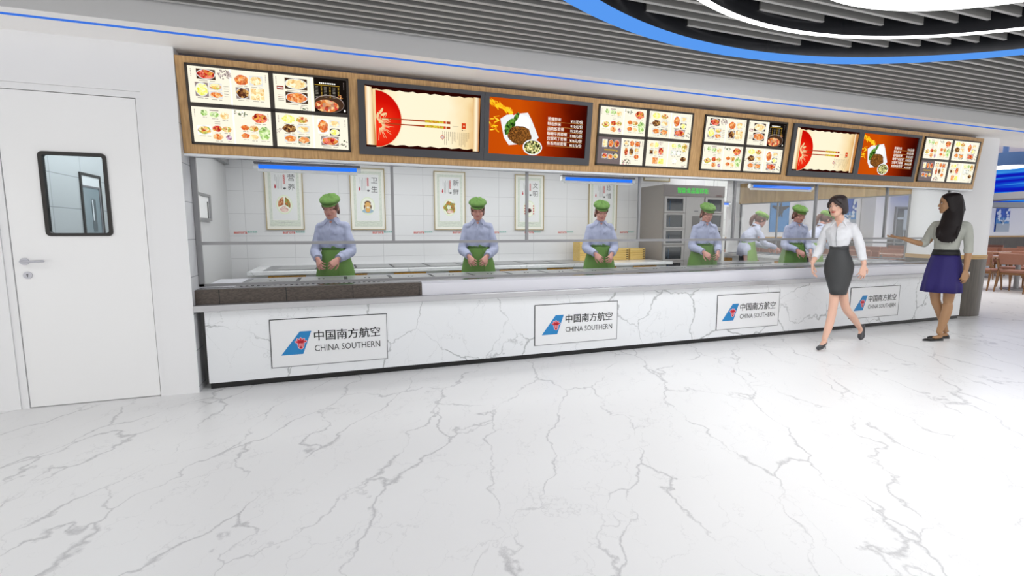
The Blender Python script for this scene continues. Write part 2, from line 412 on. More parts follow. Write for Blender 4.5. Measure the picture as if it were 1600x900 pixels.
hnd = MB(); hnd.cyl((-2.128, 4.446, 1.085), .026, -.008, axis='Y'); hnd.tube([(-2.128, 4.44, 1.085), (-2.128, 4.40, 1.085), (-2.11, 4.392, 1.085), (-2.0, 4.392, 1.087)], [.009, .009, .009, .009], n=12)
h = at_door(hnd.build('door_handle', satin_steel, d, auto=40)); part_label(h, 'satin steel lever handle on round rose')
k = MB(); k.cyl((-2.118, 4.446, .985), .026, -.008, axis='Y'); kk = at_door(k.build('lock_rose', satin_steel, d, auto=40))
k = MB(); k.cyl((-2.118, 4.438, .990), .006, -.002, axis='Y', n=12); k.box(-2.121, 4.436, .972, -2.115, 4.438, .99); k.build('keyhole', grey_trim, kk)
# ------------------------------------------------------------------ counter
TY = 4.49
ct = empty('serving_counter', (3.8, 4.9, 0)); tag(ct, 'long white marble serving counter with grey ledge and black plinth below the menu boards', 'counter')
def under(o, p): o.matrix_parent_inverse = Matrix.Translation(p.location).inverted(); return o
mb = MB(); mb.box(-1.05, TY, .05, 8.72, 4.54, .655); under(mb.build('front_panel', counter_marble, ct), ct)
mb = MB(); mb.box(-1.075, TY+.004, .05, -1.051, 4.7, .655); under(mb.build('side_strip', black_gloss, ct), ct)
mb = MB(); mb.box(-1.045, 4.508, 0, 8.72, 4.62, .049); mb.box(-1.03, 4.62, 0, 8.72, 5.38, .06); under(mb.build('plinth', black_gloss, ct), ct)
mb = MB(); mb.box(WX+.002, 4.42, .657, 8.74, 4.56, .708); under(mb.build('ledge', mat('ledge_steel', '#b6b6b8', .25, .35), ct, bevel=.004), ct)
mb = MB(); mb.box(-1.05, 4.56, .06, 8.66, 5.40, .80); under(mb.build('cabinet_body', mat('counter_body', '#c8c8cc', .35, .2), ct), ct)
mb = MB(); mb.prism([(4.505, .708), (4.56, .708), (4.60, .826), (4.565, .834), (4.53, .83), (4.51, .815)], 'X', .716, 8.74); under(mb.build('splash_panel', white_steel, ct, auto=30), ct)
mb = MB(); mb.box(WX+.002, 4.50, .709, .713, 4.56, .826); b = under(mb.build('wood_band', dark_wood, ct), ct); part_label(b, 'dark brown woodgrain band')
for x in (-.94, -.44, .10, .685): mb = MB(); mb.box(x, 4.4975, .709, x+.006, 4.4995, .826); under(mb.build('band_joint', black_gloss, ct), ct)
top_dark = mat('worktop_dark', '#56565a', .18, .2)
mb = MB(); mb.box(WX+.002, 4.56, .812, 8.69, 5.43, .826); tp = under(mb.build('worktop', top_dark, ct), ct)
mb = MB(); mb.box(WX+.002, 4.68, .8262, -.86, 5.43, .830); mb.box(-.86, 5.405, .8262, 8.69, 5.43, .830); under(mb.build('white_edge', white_steel, ct), ct)
# grille strip along the front of the worktop
gm, nt, out = newmat('grille'); tc = nt.nodes.new('ShaderNodeTexCoord'); mp = nt.nodes.new('ShaderNodeMapping'); mp.inputs['Scale'].default_value = (45, 45, 0)
ck = nt.nodes.new('ShaderNodeTexChecker'); ck.inputs[1].default_value = srgb('#3c3c3c'); ck.inputs[2].default_value = srgb('#c2c2c4'); ck.inputs['Scale'].default_value = 1
p = nt.nodes.new('ShaderNodeBsdfPrincipled'); p.inputs['Roughness'].default_value = .4
nt.links.new(tc.outputs['Object'], mp.inputs[0]); nt.links.new(mp.outputs[0], ck.inputs[0]); nt.links.new(ck.outputs[0], p.inputs['Base Color']); nt.links.new(p.outputs[0], out.inputs[0])
mb = MB(); mb.box(-.82, 4.72, .8262, .42, 4.84, .829); under(mb.build('grille_strip', gm, ct), ct)
# lids of the food wells set into the worktop
lid_m = mat('lid_steel', '#8f9090', .3, .2); gap_m = mat('lid_gap', '#1c1c1c', .5)
for i in range(22):
    x0 = -.80+i*.435
    if x0+.40 > 8.7: break
    mb = MB(); mb.box(x0, 4.90, .8262, x0+.40, 5.36, .832)
    l = under(mb.build('well_lid', lid_m, ct, bevel=.002), ct)
    g = MB(); g.box(x0+.402, 4.89, .8262, x0+.428, 5.37, .8272)
    for q in (.17, .21): g.cyl((x0+q, 5.12, .832), .009, .004, n=10)
    gg = g.build('lid_gap', gap_m, l)
# ---- signs on the counter front
blue_logo = mat('logo_blue', '#1580bf', .4); red_logo = mat('logo_red', '#d8283c', .4); pink_logo = mat('logo_pink', '#f3c9cf', .4)
ink = mat('ink_black', '#151515', .5); sign_white = mat('sign_white', '#e9eaeb', .35)
def sign(x0, first=None):
    t = empty('sign_panel', (x0+.478, TY, .345))
    mb = MB(); mb.box(-.478, -.004, -.205, .478, 0, .205); mb.build('board', sign_white, t)
    mb = MB(); mb.box(-.484, -.006, .205, .484, 0, .211); mb.box(-.484, -.006, -.211, -.478, 0, .211); mb.build('dark_edge', ink, t)
    mb = MB(); mb.box(.478, -.006, -.211, .484, 0, .205); mb.box(-.478, -.006, -.211, .478, 0, -.205); mb.build('light_edge', grey_metal, t)
    p = Print(.0005)
    # tail fin
    p.poly([(-.405, -.105), (-.23, -.105), (-.157, .095), (-.25, .095)], blue_logo, 1)
    cx, cy = -.245, -.005
    for k in (-2, -1, 0, 1, 2):
        a = math.radians(90-k*36)
        p.ell(cx+.026*math.cos(a), cy+.022*math.sin(a), .027, .012, pink_logo, 2, rot=a)
        p.ell(cx+.025*math.cos(a), cy+.021*math.sin(a), .023, .008, red_logo, 3, rot=a)
    p.poly([(cx-.03, cy-.01), (cx-.022, cy-.045), (cx, cy-.06), (cx+.022, cy-.045), (cx+.03, cy-.01), (cx, cy+.01)], pink_logo, 2)
    for dx in (-.018, -.006, .006, .018): p.rect(cx+dx-.0035, cy-.046+abs(dx)*.5, cx+dx+.0035, cy+.006, red_logo, 4)
    p.ell(cx, cy-.042, .014, .010, red_logo, 4)
    for k in range(3): p.text('中国南方航空', .1405+.0015*k, .0415+.0005*k, .098, ink, 2+k*.2, fitw=.555)
    p.text('CHINA SOUTHERN', .142, -.066, .080, ink, 2, bold=0, fitw=.555)
    p.build('lettering', face_south(0, -.0042, 0), t)
    return t
for x0, lab in zip((-.575, 1.851, 4.166, 6.378), ('airline logo sign on the counter front nearest the door', 'airline logo sign on the counter front, second from the left', 'airline logo sign on the counter front just left of the walking woman', 'airline logo sign on the counter front between the two women')):
    tag(sign(x0), lab, 'sign', 'airline logo signs along the counter')
# ------------------------------------------------------------------ glass partition
gp = empty('glass_partition', (3.8, 4.66, .838)); tag(gp, 'grey framed glass sneeze screen standing on the serving counter', 'glass screen')
GY0, GY1 = 4.645, 4.675
mb = MB(); mb.box(WX+.003, GY0, .84, WX+.04, GY1, 1.93); mb.box(WX+.003, GY0-.005, 1.90, 8.72, GY1+.005, 1.95); mb.box(WX+.003, GY0, .839, 8.72, GY1, .862)
under(mb.build('outer_frame', grey_metal, gp), gp)
mb = MB(); mb.box(WX+.003, GY0-.004, 1.187, 8.72, GY1, 1.213); under(mb.build('rail', grey_metal, gp), gp)
MX = [.486+1.338*i for i in range(7)]
for x in MX:
    mb = MB(); mb.box(x-.012, GY0, 1.213, x+.012, GY1, 1.90); under(mb.build('mullion', grey_metal, gp), gp)
xs = [WX+.04]+MX+[8.72]
for a, b in zip(xs, xs[1:]):
    mb = MB(); mb.box(a+.012, 4.658, 1.213, min(b-.012, 8.72), 4.662, 1.90); under(mb.build('pane', clear_glass, gp), gp)
mb = MB(); mb.box(WX+.04, 4.658, .862, 8.72, 4.662, 1.187); under(mb.build('lower_pane', clear_glass, gp), gp)
# ------------------------------------------------------------------ bulkhead and menu board
mb = MB(); mb.prism([(4.56, 1.905), (4.75, 1.905), (4.75, 2.40), (4.95, 2.40), (4.95, 2.81), (4.56, 2.81)], 'X', WX+.001, 8.80)
struct(mb.build('wall_bulkhead', mat('bulkhead_grey', '#66636a', .6)))
mb = MB(); mb.box(WX+.001, 4.50, 1.886, 8.745, 4.525, 1.904); mb.box(WX+.001, 4.525, 1.896, 8.745, 4.645, 1.904); struct(mb.build('trim_2', mat('trim_white', '#dfe1e4', .3)))
TILT = math.atan(.1042)
bd = empty('menu_board', (3.82, 4.505, 1.905)); tag(bd, 'long leaning wood veneer fascia carrying the menu light boxes above the counter', 'menu board')
mb = MB(); mb.prism([(4.505, 1.906), (4.525, 1.906), (4.555, 2.610), (4.431, 2.614)], 'X', WX+.004, 8.745); under(mb.build('fascia', board_wood, bd), bd)
# ---- printed menus
lit_cream = emis('lit_cream', '#f6f0dc', 1.12); lit_white = emis('lit_white', '#fffdf5', 1.2); lit_black = emis('lit_black', '#17120f', 1); lit_brown = emis('lit_brown', '#4a3426', 1)
lit_grey = emis('lit_grey', '#7d7070', 1); lit_line = emis('lit_line', '#9a9488', 1); lit_gold = emis('lit_gold', '#c9a23c', 1); lit_red = emis('lit_red', '#9c3b30', 1)
lit_plate = emis('lit_plate', '#e9ebea', 1); lit_leaf = emis('lit_leaf', '#6f7d5e', 1); lit_petal = emis('lit_petal', '#d9c8c0', 1); lit_dusk = emis('lit_dusk', '#9b8c88', 1); lit_pink = emis('lit_pink', '#c9507e', 1)
F = dict(
    red=food_mat('food_red', ['#7d1717', '#c9302b', '#e3b04b', '#a02020', '#e8836a'], 60),
    mix=food_mat('food_mix', ['#d98e3a', '#e9c46a', '#8fae4b', '#b5392a', '#f3e3b0'], 60),
    org=food_mat('food_orange', ['#d9722e', '#e89a4c', '#b54a22', '#f0c48a', '#cf5a2a'], 60),
    grn=food_mat('food_green', ['#7fae4a', '#b9d98a', '#e6efc9', '#5c8a34', '#d9e9b4'], 60),
    yel=food_mat('food_yellow', ['#e6e05a', '#f1ee9a', '#d6d83c', '#f7f5c2'], 60),
    brn=food_mat('food_brown', ['#3b2418', '#6b3b22', '#d9a860', '#4c2c20'], 60),
    tan=food_mat('food_tan', ['#e8c98a', '#f1dca8', '#d9a860', '#f6ecc8'], 60),
    wht=food_mat('food_white', ['#dfe3d6', '#eef0e6', '#c3cdb2', '#f7f7f0'], 60),
    pur=food_mat('food_purple', ['#8a4a66', '#b98aa8', '#e6d6e0', '#6b3850'], 60),
    nood=food_mat('food_noodle', ['#4a2c14', '#7a4a20', '#a66a2c', '#2f1c0e'], 150),
    soup=food_mat('food_soup', ['#33301a', '#e9e08a', '#f3ecb0', '#3f5a24', '#2a2412'], 75),
    wok=food_mat('food_wok', ['#b3202a', '#e8b070', '#f3d0a0', '#7d1420', '#d9823c', '#c43a3a'], 45),
    flame=food_mat('flame_print', ['#e8a010', '#ffd83a', '#c86a08', '#f7c020'], 30))
def photo(p, W, H, u0, v0, u1, v1, kind, back=None, round_=True):
    x0, y0, x1, y1 = u0*W, v0*H, u1*W, v1*H
    if back: p.rect(x0, y0, x1, y1, back, 2)
    if round_:
        cx, cy = (x0+x1)/2, (y0+y1)/2
        if back: p.ell(cx, cy, (x1-x0)*.50, (y1-y0)*.49, lit_plate, 3)
        p.ell(cx, cy, (x1-x0)*(.46 if back else .54), (y1-y0)*(.43 if back else .54), F[kind], 4, wob=.10)
    else: p.rect(x0, y0, x1, y1, F[kind], 4)
def caption(p, W, H, u0, v, u1): p.rect(u0*W, v*H, (u0+(u1-u0)*.55)*W, (v+.014)*H, lit_line, 2); p.rect((u0+(u1-u0)*.68)*W, v*H, u1*W, (v+.014)*H, lit_line, 2)
def sprig(p, cx, cy, r, n, ms, seed):
    R = random.Random(seed)
    for _ in range(n):
        a = R.uniform(0, 2*PI); d = r*R.random()**.6; p.ell(cx+d*math.cos(a)*1.4, cy+d*math.sin(a), R.uniform(.14, .34)*r, R.uniform(.08, .20)*r, R.choice(ms), R.choice((3, 4)), n=9, rot=R.uniform(0, 3))
def common(p, W, H, base=None):
    p.rect(0, 0, W, H, base or lit_cream, 0); p.rect(.5*W, 0, .52*W, H, lit_white, 1)
    for u in (.03, .955):
        for k in range(5): p.rect(u*W, (.90-k*.045)*H, (u+.010)*W, (.925-k*.045)*H, lit_dusk, 2)
def panel(kind, W, H):
    p = Print(.0004); common(p, W, H)
    ph = lambda *a, **k: (photo(p, W, H, *a, **k), caption(p, W, H, a[0]+.02, a[1]-.05, a[2]-.01))
    if kind == 'A':
        ph(.10, .66, .33, .94, 'red', back=lit_brown); ph(.07, .18, .23, .57, 'yel', back=lit_dusk); ph(.24, .38, .40, .58, 'mix', back=lit_plate); ph(.24, .16, .40, .34, 'org', back=lit_plate)
        ph(.57, .60, .73, .86, 'org'); ph(.75, .60, .92, .88, 'tan', back=lit_plate); ph(.57, .20, .74, .52, 'brn', back=lit_dusk); ph(.76, .20, .93, .52, 'tan', round_=False)
        sprig(p, .44*W, .84*H, .13*H, 46, [lit_dusk, lit_petal, lit_dusk, lit_petal], 3)
        for k in range(5): p.rect(.42*W, (.50-k*.07)*H, .48*W, (.512-k*.07)*H, lit_line, 2)
    elif kind == 'B':
        p.rect(.54*W, 0, W, H, lit_black, 2)
        ph(.15, .60, .45, .92, 'tan', back=lit_brown); ph(.15, .20, .45, .52, 'org', back=lit_brown)
        p.rect(.04*W, .56*H, .13*W, .67*H, lit_red, 2); p.rect(.05*W, .60*H, .12*W, .63*H, lit_white, 3)
        for k in range(4): p.rect(.05*W, (.40-k*.05)*H, .13*W, (.414-k*.05)*H, lit_red if k == 1 else lit_line, 2)
        sprig(p, .38*W, .05*H, .09*H, 22, [lit_leaf, lit_petal], 5)
        for k in range(9): p.ell((.625+k*.026)*W, .86*H, .011*W, .022*H, lit_white, 4, n=8)
        p.rect(.555*W, .795*H, .90*W, .812*H, lit_gold, 4)
        for c in range(3):
            for k in range(8):
                p.rect((.56+c*.12)*W, (.74-k*.042)*H, (.60+c*.12)*W, (.752-k*.042)*H, lit_line, 4); p.rect((.635+c*.12)*W, (.74-k*.042)*H, (.655+c*.12)*W, (.755-k*.042)*H, lit_gold, 4)
        def half(cx, cy, rx, ry, m_, lay, x0):   # pan cut by the left edge of the black page
            pts = []
            for i in range(40):
                a = 2*PI*i/40; x = cx+rx*math.cos(a); y = max(.01*H, cy+ry*math.sin(a)); pts.append((max(x, x0), y))
            p.poly(pts, m_, lay)
        half(.745*W, .26*H, .215*W, .265*H, lit_dusk, 3, .545*W); half(.745*W, .25*H, .207*W, .245*H, lit_brown, 4, .548*W); half(.71*W, .19*H, .17*W, .185*H, F['wok'], 5, .55*W)
        sprig(p, .90*W, .48*H, .06*H, 18, [F['org'], F['red']], 9); p.ell(.965*W, .08*H, .012*W, .04*H, lit_white, 4)
    elif kind == 'C':
        ph(.11, .76, .19, .92, 'grn'); ph(.22, .73, .33, .88, 'grn'); ph(.35, .70, .45, .88, 'tan')
        p.rect(.22*W, .91*H, .33*W, .935*H, lit_dusk, 2)
        for k in range(3): p.rect(.27*W, (.60-k*.06)*H, .34*W, (.612-k*.06)*H, lit_line, 2)
        ph(.05, .22, .22, .48, 'mix', back=lit_white); ph(.24, .33, .35, .49, 'red'); ph(.36, .33, .47, .48, 'mix'); ph(.24, .10, .36, .26, 'org'); ph(.40, .10, .47, .24, 'pur')
        ph(.76, .66, .94, .92, 'red'); ph(.60, .42, .70, .56, 'org'); ph(.71, .40, .82, .56, 'mix'); ph(.60, .18, .70, .32, 'org'); ph(.71, .16, .81, .30, 'tan'); ph(.83, .16, .97, .54, 'grn')
        sprig(p, .60*W, .86*H, .13*H, 26, [lit_leaf, lit_white, lit_petal], 11)
    elif kind == 'D':
        ph(.09, .72, .25, .94, 'yel'); ph(.28, .74, .43, .92, 'mix'); ph(.09, .44, .26, .66, 'brn'); ph(.28, .44, .45, .66, 'tan', back=lit_plate); ph(.10, .14, .27, .36, 'org', back=lit_plate); ph(.29, .12, .45, .34, 'org', back=lit_leaf)
        ph(.57, .46, .72, .90, 'org', back=lit_white); ph(.74, .68, .88, .88, 'tan', back=lit_plate); ph(.74, .42, .88, .62, 'yel', back=lit_brown); ph(.61, .10, .86, .38, 'red', back=lit_dusk)
        sprig(p, .94*W, .18*H, .10*H, 12, [lit_dusk, lit_leaf], 13); sprig(p, .03*W, .45*H, .08*H, 12, [lit_petal, lit_leaf], 15); p.ell(.06*W, .52*H, .02*W, .03*H, lit_petal, 3)
    elif kind == 'E':
        p.rect(0, 0, .50*W, H, lit_grey, 2)
        ph(.09, .62, .20, .92, 'tan', back=lit_white); ph(.22, .62, .33, .92, 'org', back=lit_black); ph(.34, .62, .46, .92, 'red', back=lit_dusk)
        p.rect(.14*W, .50*H, .38*W, .55*H, lit_gold, 3); p.ell(.41*W, .50*H, .02*W, .03*H, lit_gold, 3)
        ph(.10, .20, .21, .40, 'red', back=lit_plate); ph(.22, .17, .33, .38, 'org', back=lit_plate); ph(.34, .20, .45, .40, 'mix', back=lit_black)
        ph(.56, .72, .66, .92, 'tan', back=lit_brown); ph(.69, .72, .78, .92, 'org'); ph(.80, .70, .92, .92, 'org', back=lit_dusk); ph(.58, .36, .65, .64, 'red'); ph(.68, .36, .78, .66, 'brn', back=lit_plate); ph(.80, .48, .90, .66, 'mix', back=lit_plate); ph(.80, .24, .90, .40, 'org')
        sprig(p, .64*W, .10*H, .13*H, 34, [lit_pink, lit_petal, lit_leaf, lit_dusk], 17)
    else:
        ph(.08, .72, .17, .90, 'tan'); ph(.18, .74, .27, .92, 'yel'); ph(.08, .46, .16, .64, 'brn', back=lit_leaf); ph(.18, .44, .26, .62, 'tan'); ph(.28, .44, .40, .76, 'red', back=lit_petal); ph(.16, .10, .28, .34, 'org', round_=False); ph(.30, .10, .42, .32, 'yel', round_=False)
        ph(.58, .78, .70, .92, 'yel'); ph(.72, .78, .80, .92, 'grn'); ph(.83, .64, .95, .94, 'mix'); ph(.57, .48, .70, .66, 'wht', back=lit_plate); ph(.71, .48, .82, .66, 'wht', back=lit_leaf); ph(.62, .18, .73, .34, 'wht'); ph(.82, .24, .95, .42, 'brn')
        sprig(p, .33*W, .92*H, .09*H, 20, [lit_petal, lit_dusk], 19); sprig(p, .90*W, .07*H, .08*H, 16, [lit_petal, lit_dusk], 21)
    return p
box_frame = mat('lightbox_frame', '#2b2115', .4)
panel_desc = dict(A='lit menu page with grilled meat and bowls', B='lit menu page with a black right half and a wok', C='lit menu page of vegetable dishes and side plates', D='lit menu page of yellow and orange dishes', E='lit menu page with a grey left half', F='lit menu page of buns and snacks')
def lightbox(x0, x1, kinds, label):
    M0 = Matrix.Translation((0, 4.505, 1.902)) @ Euler((PI/2+TILT, 0, 0)).to_matrix().to_4x4()
    t = empty('menu_light_box'); t.matrix_world = M0 @ Matrix.Translation(((x0+x1)/2, .075, .0))
    W = x1-x0; Hh = .592; a = -W/2; b = W/2
    pw = (W-.036-.034)/2; phh = (Hh-.036-.030)/2
    mb = MB(); mb.box(a, 0, .0005, b, Hh, .006)
    mb.build('backing', box_frame, t)
    mb = MB()
    for q in ((a, 0, a+.018, Hh), (b-.018, 0, b, Hh), (a, 0, b, .018), (a, Hh-.018, b, Hh), (-.017, 0, .017, Hh), (a, Hh/2-.015, b, Hh/2+.015)): mb.box(q[0], q[1], .006, q[2], q[3], .016)
    mb.build('frame', box_frame, t)
    for i, k in enumerate(kinds):
        px = a+.018 if i % 2 == 0 else .017; py = Hh/2+.015 if i < 2 else .018
        o = panel(k, pw, phh).build('menu_panel', Matrix.Translation((px, py, .0075)), t); part_label(o, panel_desc[k])
    return tag(t, label, 'menu light box', 'four-page menu light boxes')
lightbox(-1.045, .13, 'ABCD', 'menu light box of four pages at the door end of the wood fascia')
lightbox(2.505, 3.665, 'CDEF', 'menu light box right of the first orange dish screen, with a grey page lower left')
lightbox(3.818, 5.014, 'ABCD', 'menu light box with a black page, left of the second red bowl screen')
lightbox(7.47, 8.67, 'CDEF', 'menu light box at the far column end of the wood fascia')
# ---- screens
def grad(name, stops, ax=0, scale=1.0, off=0.0, strength=1.0, rad=None):
    m, nt, out = newmat(name); L = nt.links
    tc = nt.nodes.new('ShaderNodeTexCoord'); 
    if rad:
        vm = nt.nodes.new('ShaderNodeVectorMath'); vm.operation = 'DISTANCE'; vm.inputs[1].default_value = rad; L.new(tc.outputs['Object'], vm.inputs[0]); src = vm.outputs['Value']
    else:
        sp = nt.nodes.new('ShaderNodeSeparateXYZ'); L.new(tc.outputs['Object'], sp.inputs[0]); src = sp.outputs[ax]
    mr = nt.nodes.new('ShaderNodeMapRange'); mr.inputs[1].default_value = off; mr.inputs[2].default_value = off+scale; L.new(src, mr.inputs[0])
    nz = nt.nodes.new('ShaderNodeTexNoise'); nz.inputs['Scale'].default_value = 6; L.new(tc.outputs['Object'], nz.inputs[0])
    ad = nt.nodes.new('ShaderNodeMath'); ad.operation = 'MULTIPLY_ADD'; ad.inputs[1].default_value = .12; L.new(nz.outputs[0], ad.inputs[0]); L.new(mr.outputs[0], ad.inputs[2])
    sb = nt.nodes.new('ShaderNodeMath'); sb.operation = 'SUBTRACT'; sb.inputs[1].default_value = .06; L.new(ad.outputs[0], sb.inputs[0])
    r = ramp(nt, stops); L.new(sb.outputs[0], r.inputs[0])
    e = nt.nodes.new('ShaderNodeEmission'); e.inputs[1].default_value = strength; L.new(r.outputs[0], e.inputs[0]); L.new(e.outputs[0], out.inputs[0]); return m
tv_frame = mat('tv_frame', '#3a3a3e', .4)
parch = grad('parchment_print', [(0, '#e9b874'), (.12, '#f5dfae'), (.3, '#fbf0d2'), (.7, '#fbefcf'), (.9, '#f3d9a6'), (1, '#dca864')], 0, 1.0, 0, 1.08)
rollm = grad('scroll_roll_print', [(0, '#dba35e'), (.35, '#fdf2d8'), (.6, '#fbe7bd'), (1, '#c98c4c')], 0, .075, 0, 1.08)
rollm2 = grad('scroll_roll_print_2', [(0, '#c98c4c'), (.3, '#f7dfb0'), (.6, '#fdf0d2'), (1, '#b97b42')], 0, .06, .945, 1.05)
tv_dark = emis('tv_dark', '#2a0703', 1); bowl_red = grad('bowl_print', [(0, '#ff3a1c'), (.5, '#d81208'), (.85, '#b50a08'), (1, '#5a0a14')], rad=(.12, .17, 0), scale=.42, strength=1.0)
bowl_rim = emis('bowl_rim', '#f2c9a0', 1); gold_leaf = emis('gold_leaf', '#f0cf9a', 1.05); stick_red = emis('stick_red', '#a8421f', 1); stick_yel = food_mat('stick_pattern', ['#d9c92c', '#e8dc4c', '#b9b020', '#d98a2c'], 90, 1)
seal = emis('seal_red', '#d9421c', 1); ink_lit = emis('ink_lit', '#5a4a3a', 1)
dish_bg = grad('dish_screen_print', [(0, '#c94e08'), (.3, '#cf5206'), (.6, '#a02c04'), (.85, '#5c1002'), (1, '#3c0802')], 0, 1.0, 0, 1.0)
plate_w = emis('plate_white', '#eef0f2', 1.05); rice_w = emis('rice_white', '#f8f9fb', 1.1); green_lit = food_mat('greens_print', ['#2f5a1c', '#4c8a2c', '#7fb04a', '#1f4014'], 55, 1)
white_lit = emis('white_lit', '#fff6ea', 1.1); line_lit = emis('line_lit', '#e0a050', 1)
def scroll_print(W, H):
    p = Print(.0004); p.rect(0, 0, W, H, tv_dark, 0)
    top = [(W*(.06+.90*i/24), H*(.945+.012*math.sin(i*2.3))) for i in range(25)]; bot = [(W*(.96-.90*i/24), H*(.05+.012*math.sin(i*1.9))) for i in range(25)]
    p.poly(bot+top, parch, 1)
    cx, cy, R_ = .085*W, .47*H, .46*H
    P = [(cx+1.02*R_*math.cos(a)*.93, cy+1.02*R_*math.sin(a)) for a in [(-PI/2+PI*i/40) for i in range(41)]]; p.poly(P, bowl_rim, 2)
    P = [(cx+R_*math.cos(a)*.93, cy+R_*math.sin(a)) for a in [(-PI/2+PI*i/40) for i in range(41)]]; p.poly(P, bowl_red, 3)
    for i in range(26):
        a = math.radians(100-i*8.5); r0 = .02; r1 = .15*H*(1.15+.5*math.sin(i*1.7)); q = Vector((.115*W, .36*H)); dx = Vector((math.cos(a), math.sin(a)))
        if dx.x < -.2: continue
        n_ = Vector((-dx.y, dx.x))*.0028; p.poly([tuple(q+dx*r0-n_), tuple(q+dx*r1-n_*.4), tuple(q+dx*r1+n_*.4), tuple(q+dx*r0+n_)], gold_leaf, 4)
    for (qx, qy, a) in ((.13, .60, 60), (.15, .55, 20), (.16, .47, 0), (.10, .52, 80), (.12, .44, -30)):
        p.ell(qx*W, qy*H, .028*W, .010*W, gold_leaf, 5, rot=math.radians(a))
    for yy in (.485, .40):
        p.poly([(.13*W, yy*H-.003), (.50*W, yy*H-.006), (.50*W, yy*H+.008), (.13*W, yy*H+.003)], stick_red, 6)
        p.rect(.50*W, yy*H-.0095, .665*W, yy*H+.012, stick_yel, 7); p.rect(.665*W, yy*H-.0095, .685*W, yy*H+.012, seal, 7); p.rect(.69*W, yy*H-.0095, .725*W, yy*H+.012, stick_red, 7)
    p.rect(.745*W, .435*H, .80*W, .438*H, ink_lit, 2)
    p.rect(.83*W, .40*H, .868*W, .50*H, seal, 3); p.ell(.85*W, .45*H, .008*W, .015*H, bowl_rim, 4, n=8); p.rect(.832*W, .365*H, .84*W, .385*H, ink_lit, 3); p.rect(.846*W, .37*H, .872*W, .376*H, ink_lit, 3)
    for i, ln in enumerate((.08, .13, .20, .17, .20, .18, .10, .14, .13, .17, .06, .12, .18, .18, .12)):
        x = (.895-.017*i)*W
        k = 0; y = .335*H
        while y > (.335-ln*1.2)*H: p.rect(x-.0018, y-.006, x+.0018, y, ink_lit, 3); y -= .009
    p.ell(.655*W, .235*H, .018, .018, seal, 3, n=16); p.ell(.655*W, .235*H, .014, .014, lit_petal, 4, n=16)
    p.poly([(.005*W, .035*H), (.085*W, .03*H), (.055*W, .97*H), (.0, .985*H)], rollm, 8)
    p.poly([(.935*W, .02*H), (.99*W, .02*H), (.998*W, .955*H), (.935*W, .96*H)], rollm2, 8)
    return p
menu_lines = [('葱爆炒米', '¥15元/份'), ('特色炒米', '¥10元/份'), ('卤肉饭套餐', '¥12元/份'), ('咖喱牛肉套餐', '¥18元/份'), ('宫爆鸡丁套餐', '¥16元/份'), ('鱼香肉丝套餐', '¥15元/份')]
def dish_print(W, H):
    p = Print(.0004); p.rect(0, 0, W, H, dish_bg, 0)
    R = random.Random(4)
    for i in range(26):
        t = i/26; x = W*(.01+.24*t); y = H*(.93-.20*t)+R.uniform(-.04, .03)*H
        p.ell(x, y, .045*W, .016*H, F['flame'], 1+i % 3, n=10, rot=R.uniform(-1.1, .2))
    for i in range(12): p.ell(W*R.uniform(.005, .08), H*R.uniform(.42, .68), .03*W, .012*H, F['flame'], 1+i % 3, n=10, rot=R.uniform(-1.2, .8))
    p.poly([(.11*W, .63*H), (.17*W, .71*H), (.38*W, .78*H), (.42*W, .66*H), (.50*W, .34*H), (.45*W, .24*H), (.20*W, .17*H), (.15*W, .30*H)], plate_w, 4)
    p.ell(.335*W, .58*H, .075*W, .15*H, rice_w, 6, wob=.05)
    p.ell(.205*W, .50*H, .045*W, .16*H, green_lit, 6, rot=-.45, wob=.1); p.ell(.265*W, .68*H, .02*W, .10*H, green_lit, 7, rot=-.5)
    p.ell(.305*W, .36*H, .12*W, .17*H, F['nood'], 8, wob=.08)
    p.ell(.24*W, .735*H, .014*W, .018*H, seal, 7, n=10); p.rect(.265*W, .735*H, .30*W, .75*H, ink_lit, 7)
    p.ell(.44*W, .155*H, .10*W, .145*H, plate_w, 9, n=32); p.ell(.44*W, .155*H, .088*W, .125*H, F['soup'], 10, n=28)
    for i, (a, b) in enumerate(menu_lines):
        y = H*(.690-.090*i)
        [(p.text(a, .585*W+q, y+.004, .036, white_lit, 3+q*100, align='LEFT'), p.text(b, .962*W+q, y-.004, .035, white_lit, 3+q*100, align='RIGHT')) for q in (0, .0012)]
        p.rect(.585*W, y-.0215, .965*W, y-.0190, line_lit, 3)
    return p
def screens(x0, x1, label1, label2):
    M0 = Matrix.Translation((0, 4.505, 1.902)) @ Euler((PI/2+TILT, 0, 0)).to_matrix().to_4x4()
    W = x1-x0; Hh = .605; Wm = W/2
    for i, (fn, lab) in enumerate(((scroll_print, label1), (dish_print, label2))):
        t = empty('menu_screen'); t.matrix_world = M0 @ Matrix.Translation((x0+Wm*i, .063, 0))
        mb = MB(); mb.box(0, 0, .0005, Wm-.002, Hh, .012); mb.build('screen_case', tv_frame, t)
        ml = .058 if i == 0 else .044; mr = .04 if i == 0 else .058; w_ = Wm-ml-mr; h_ = .503
        P = [(0.0, 0.0), (Wm-.002, 0.0), (Wm-.002, Hh), (0.0, Hh)]; Q = [(ml, .067), (ml+w_, .067), (ml+w_, .067+h_), (ml, .067+h_)]
        frame_mb(P, Q, 'Z', .012, .024).build('bezel', tv_frame, t)
        fn(w_, h_).build('picture', Matrix.Translation((ml, .067, .0125)), t)
        tag(t, lab, 'screen', 'advert screens in the wood fascia')
screens(.20, 2.43, 'wide lit screen with red bowl and chopsticks scroll, left of the two', 'wide lit orange screen with plated noodles and price list, left of the two')
screens(5.105, 7.39, 'wide lit screen with red bowl and chopsticks scroll, right of the two', 'wide lit orange screen with plated noodles and price list, right of the two')
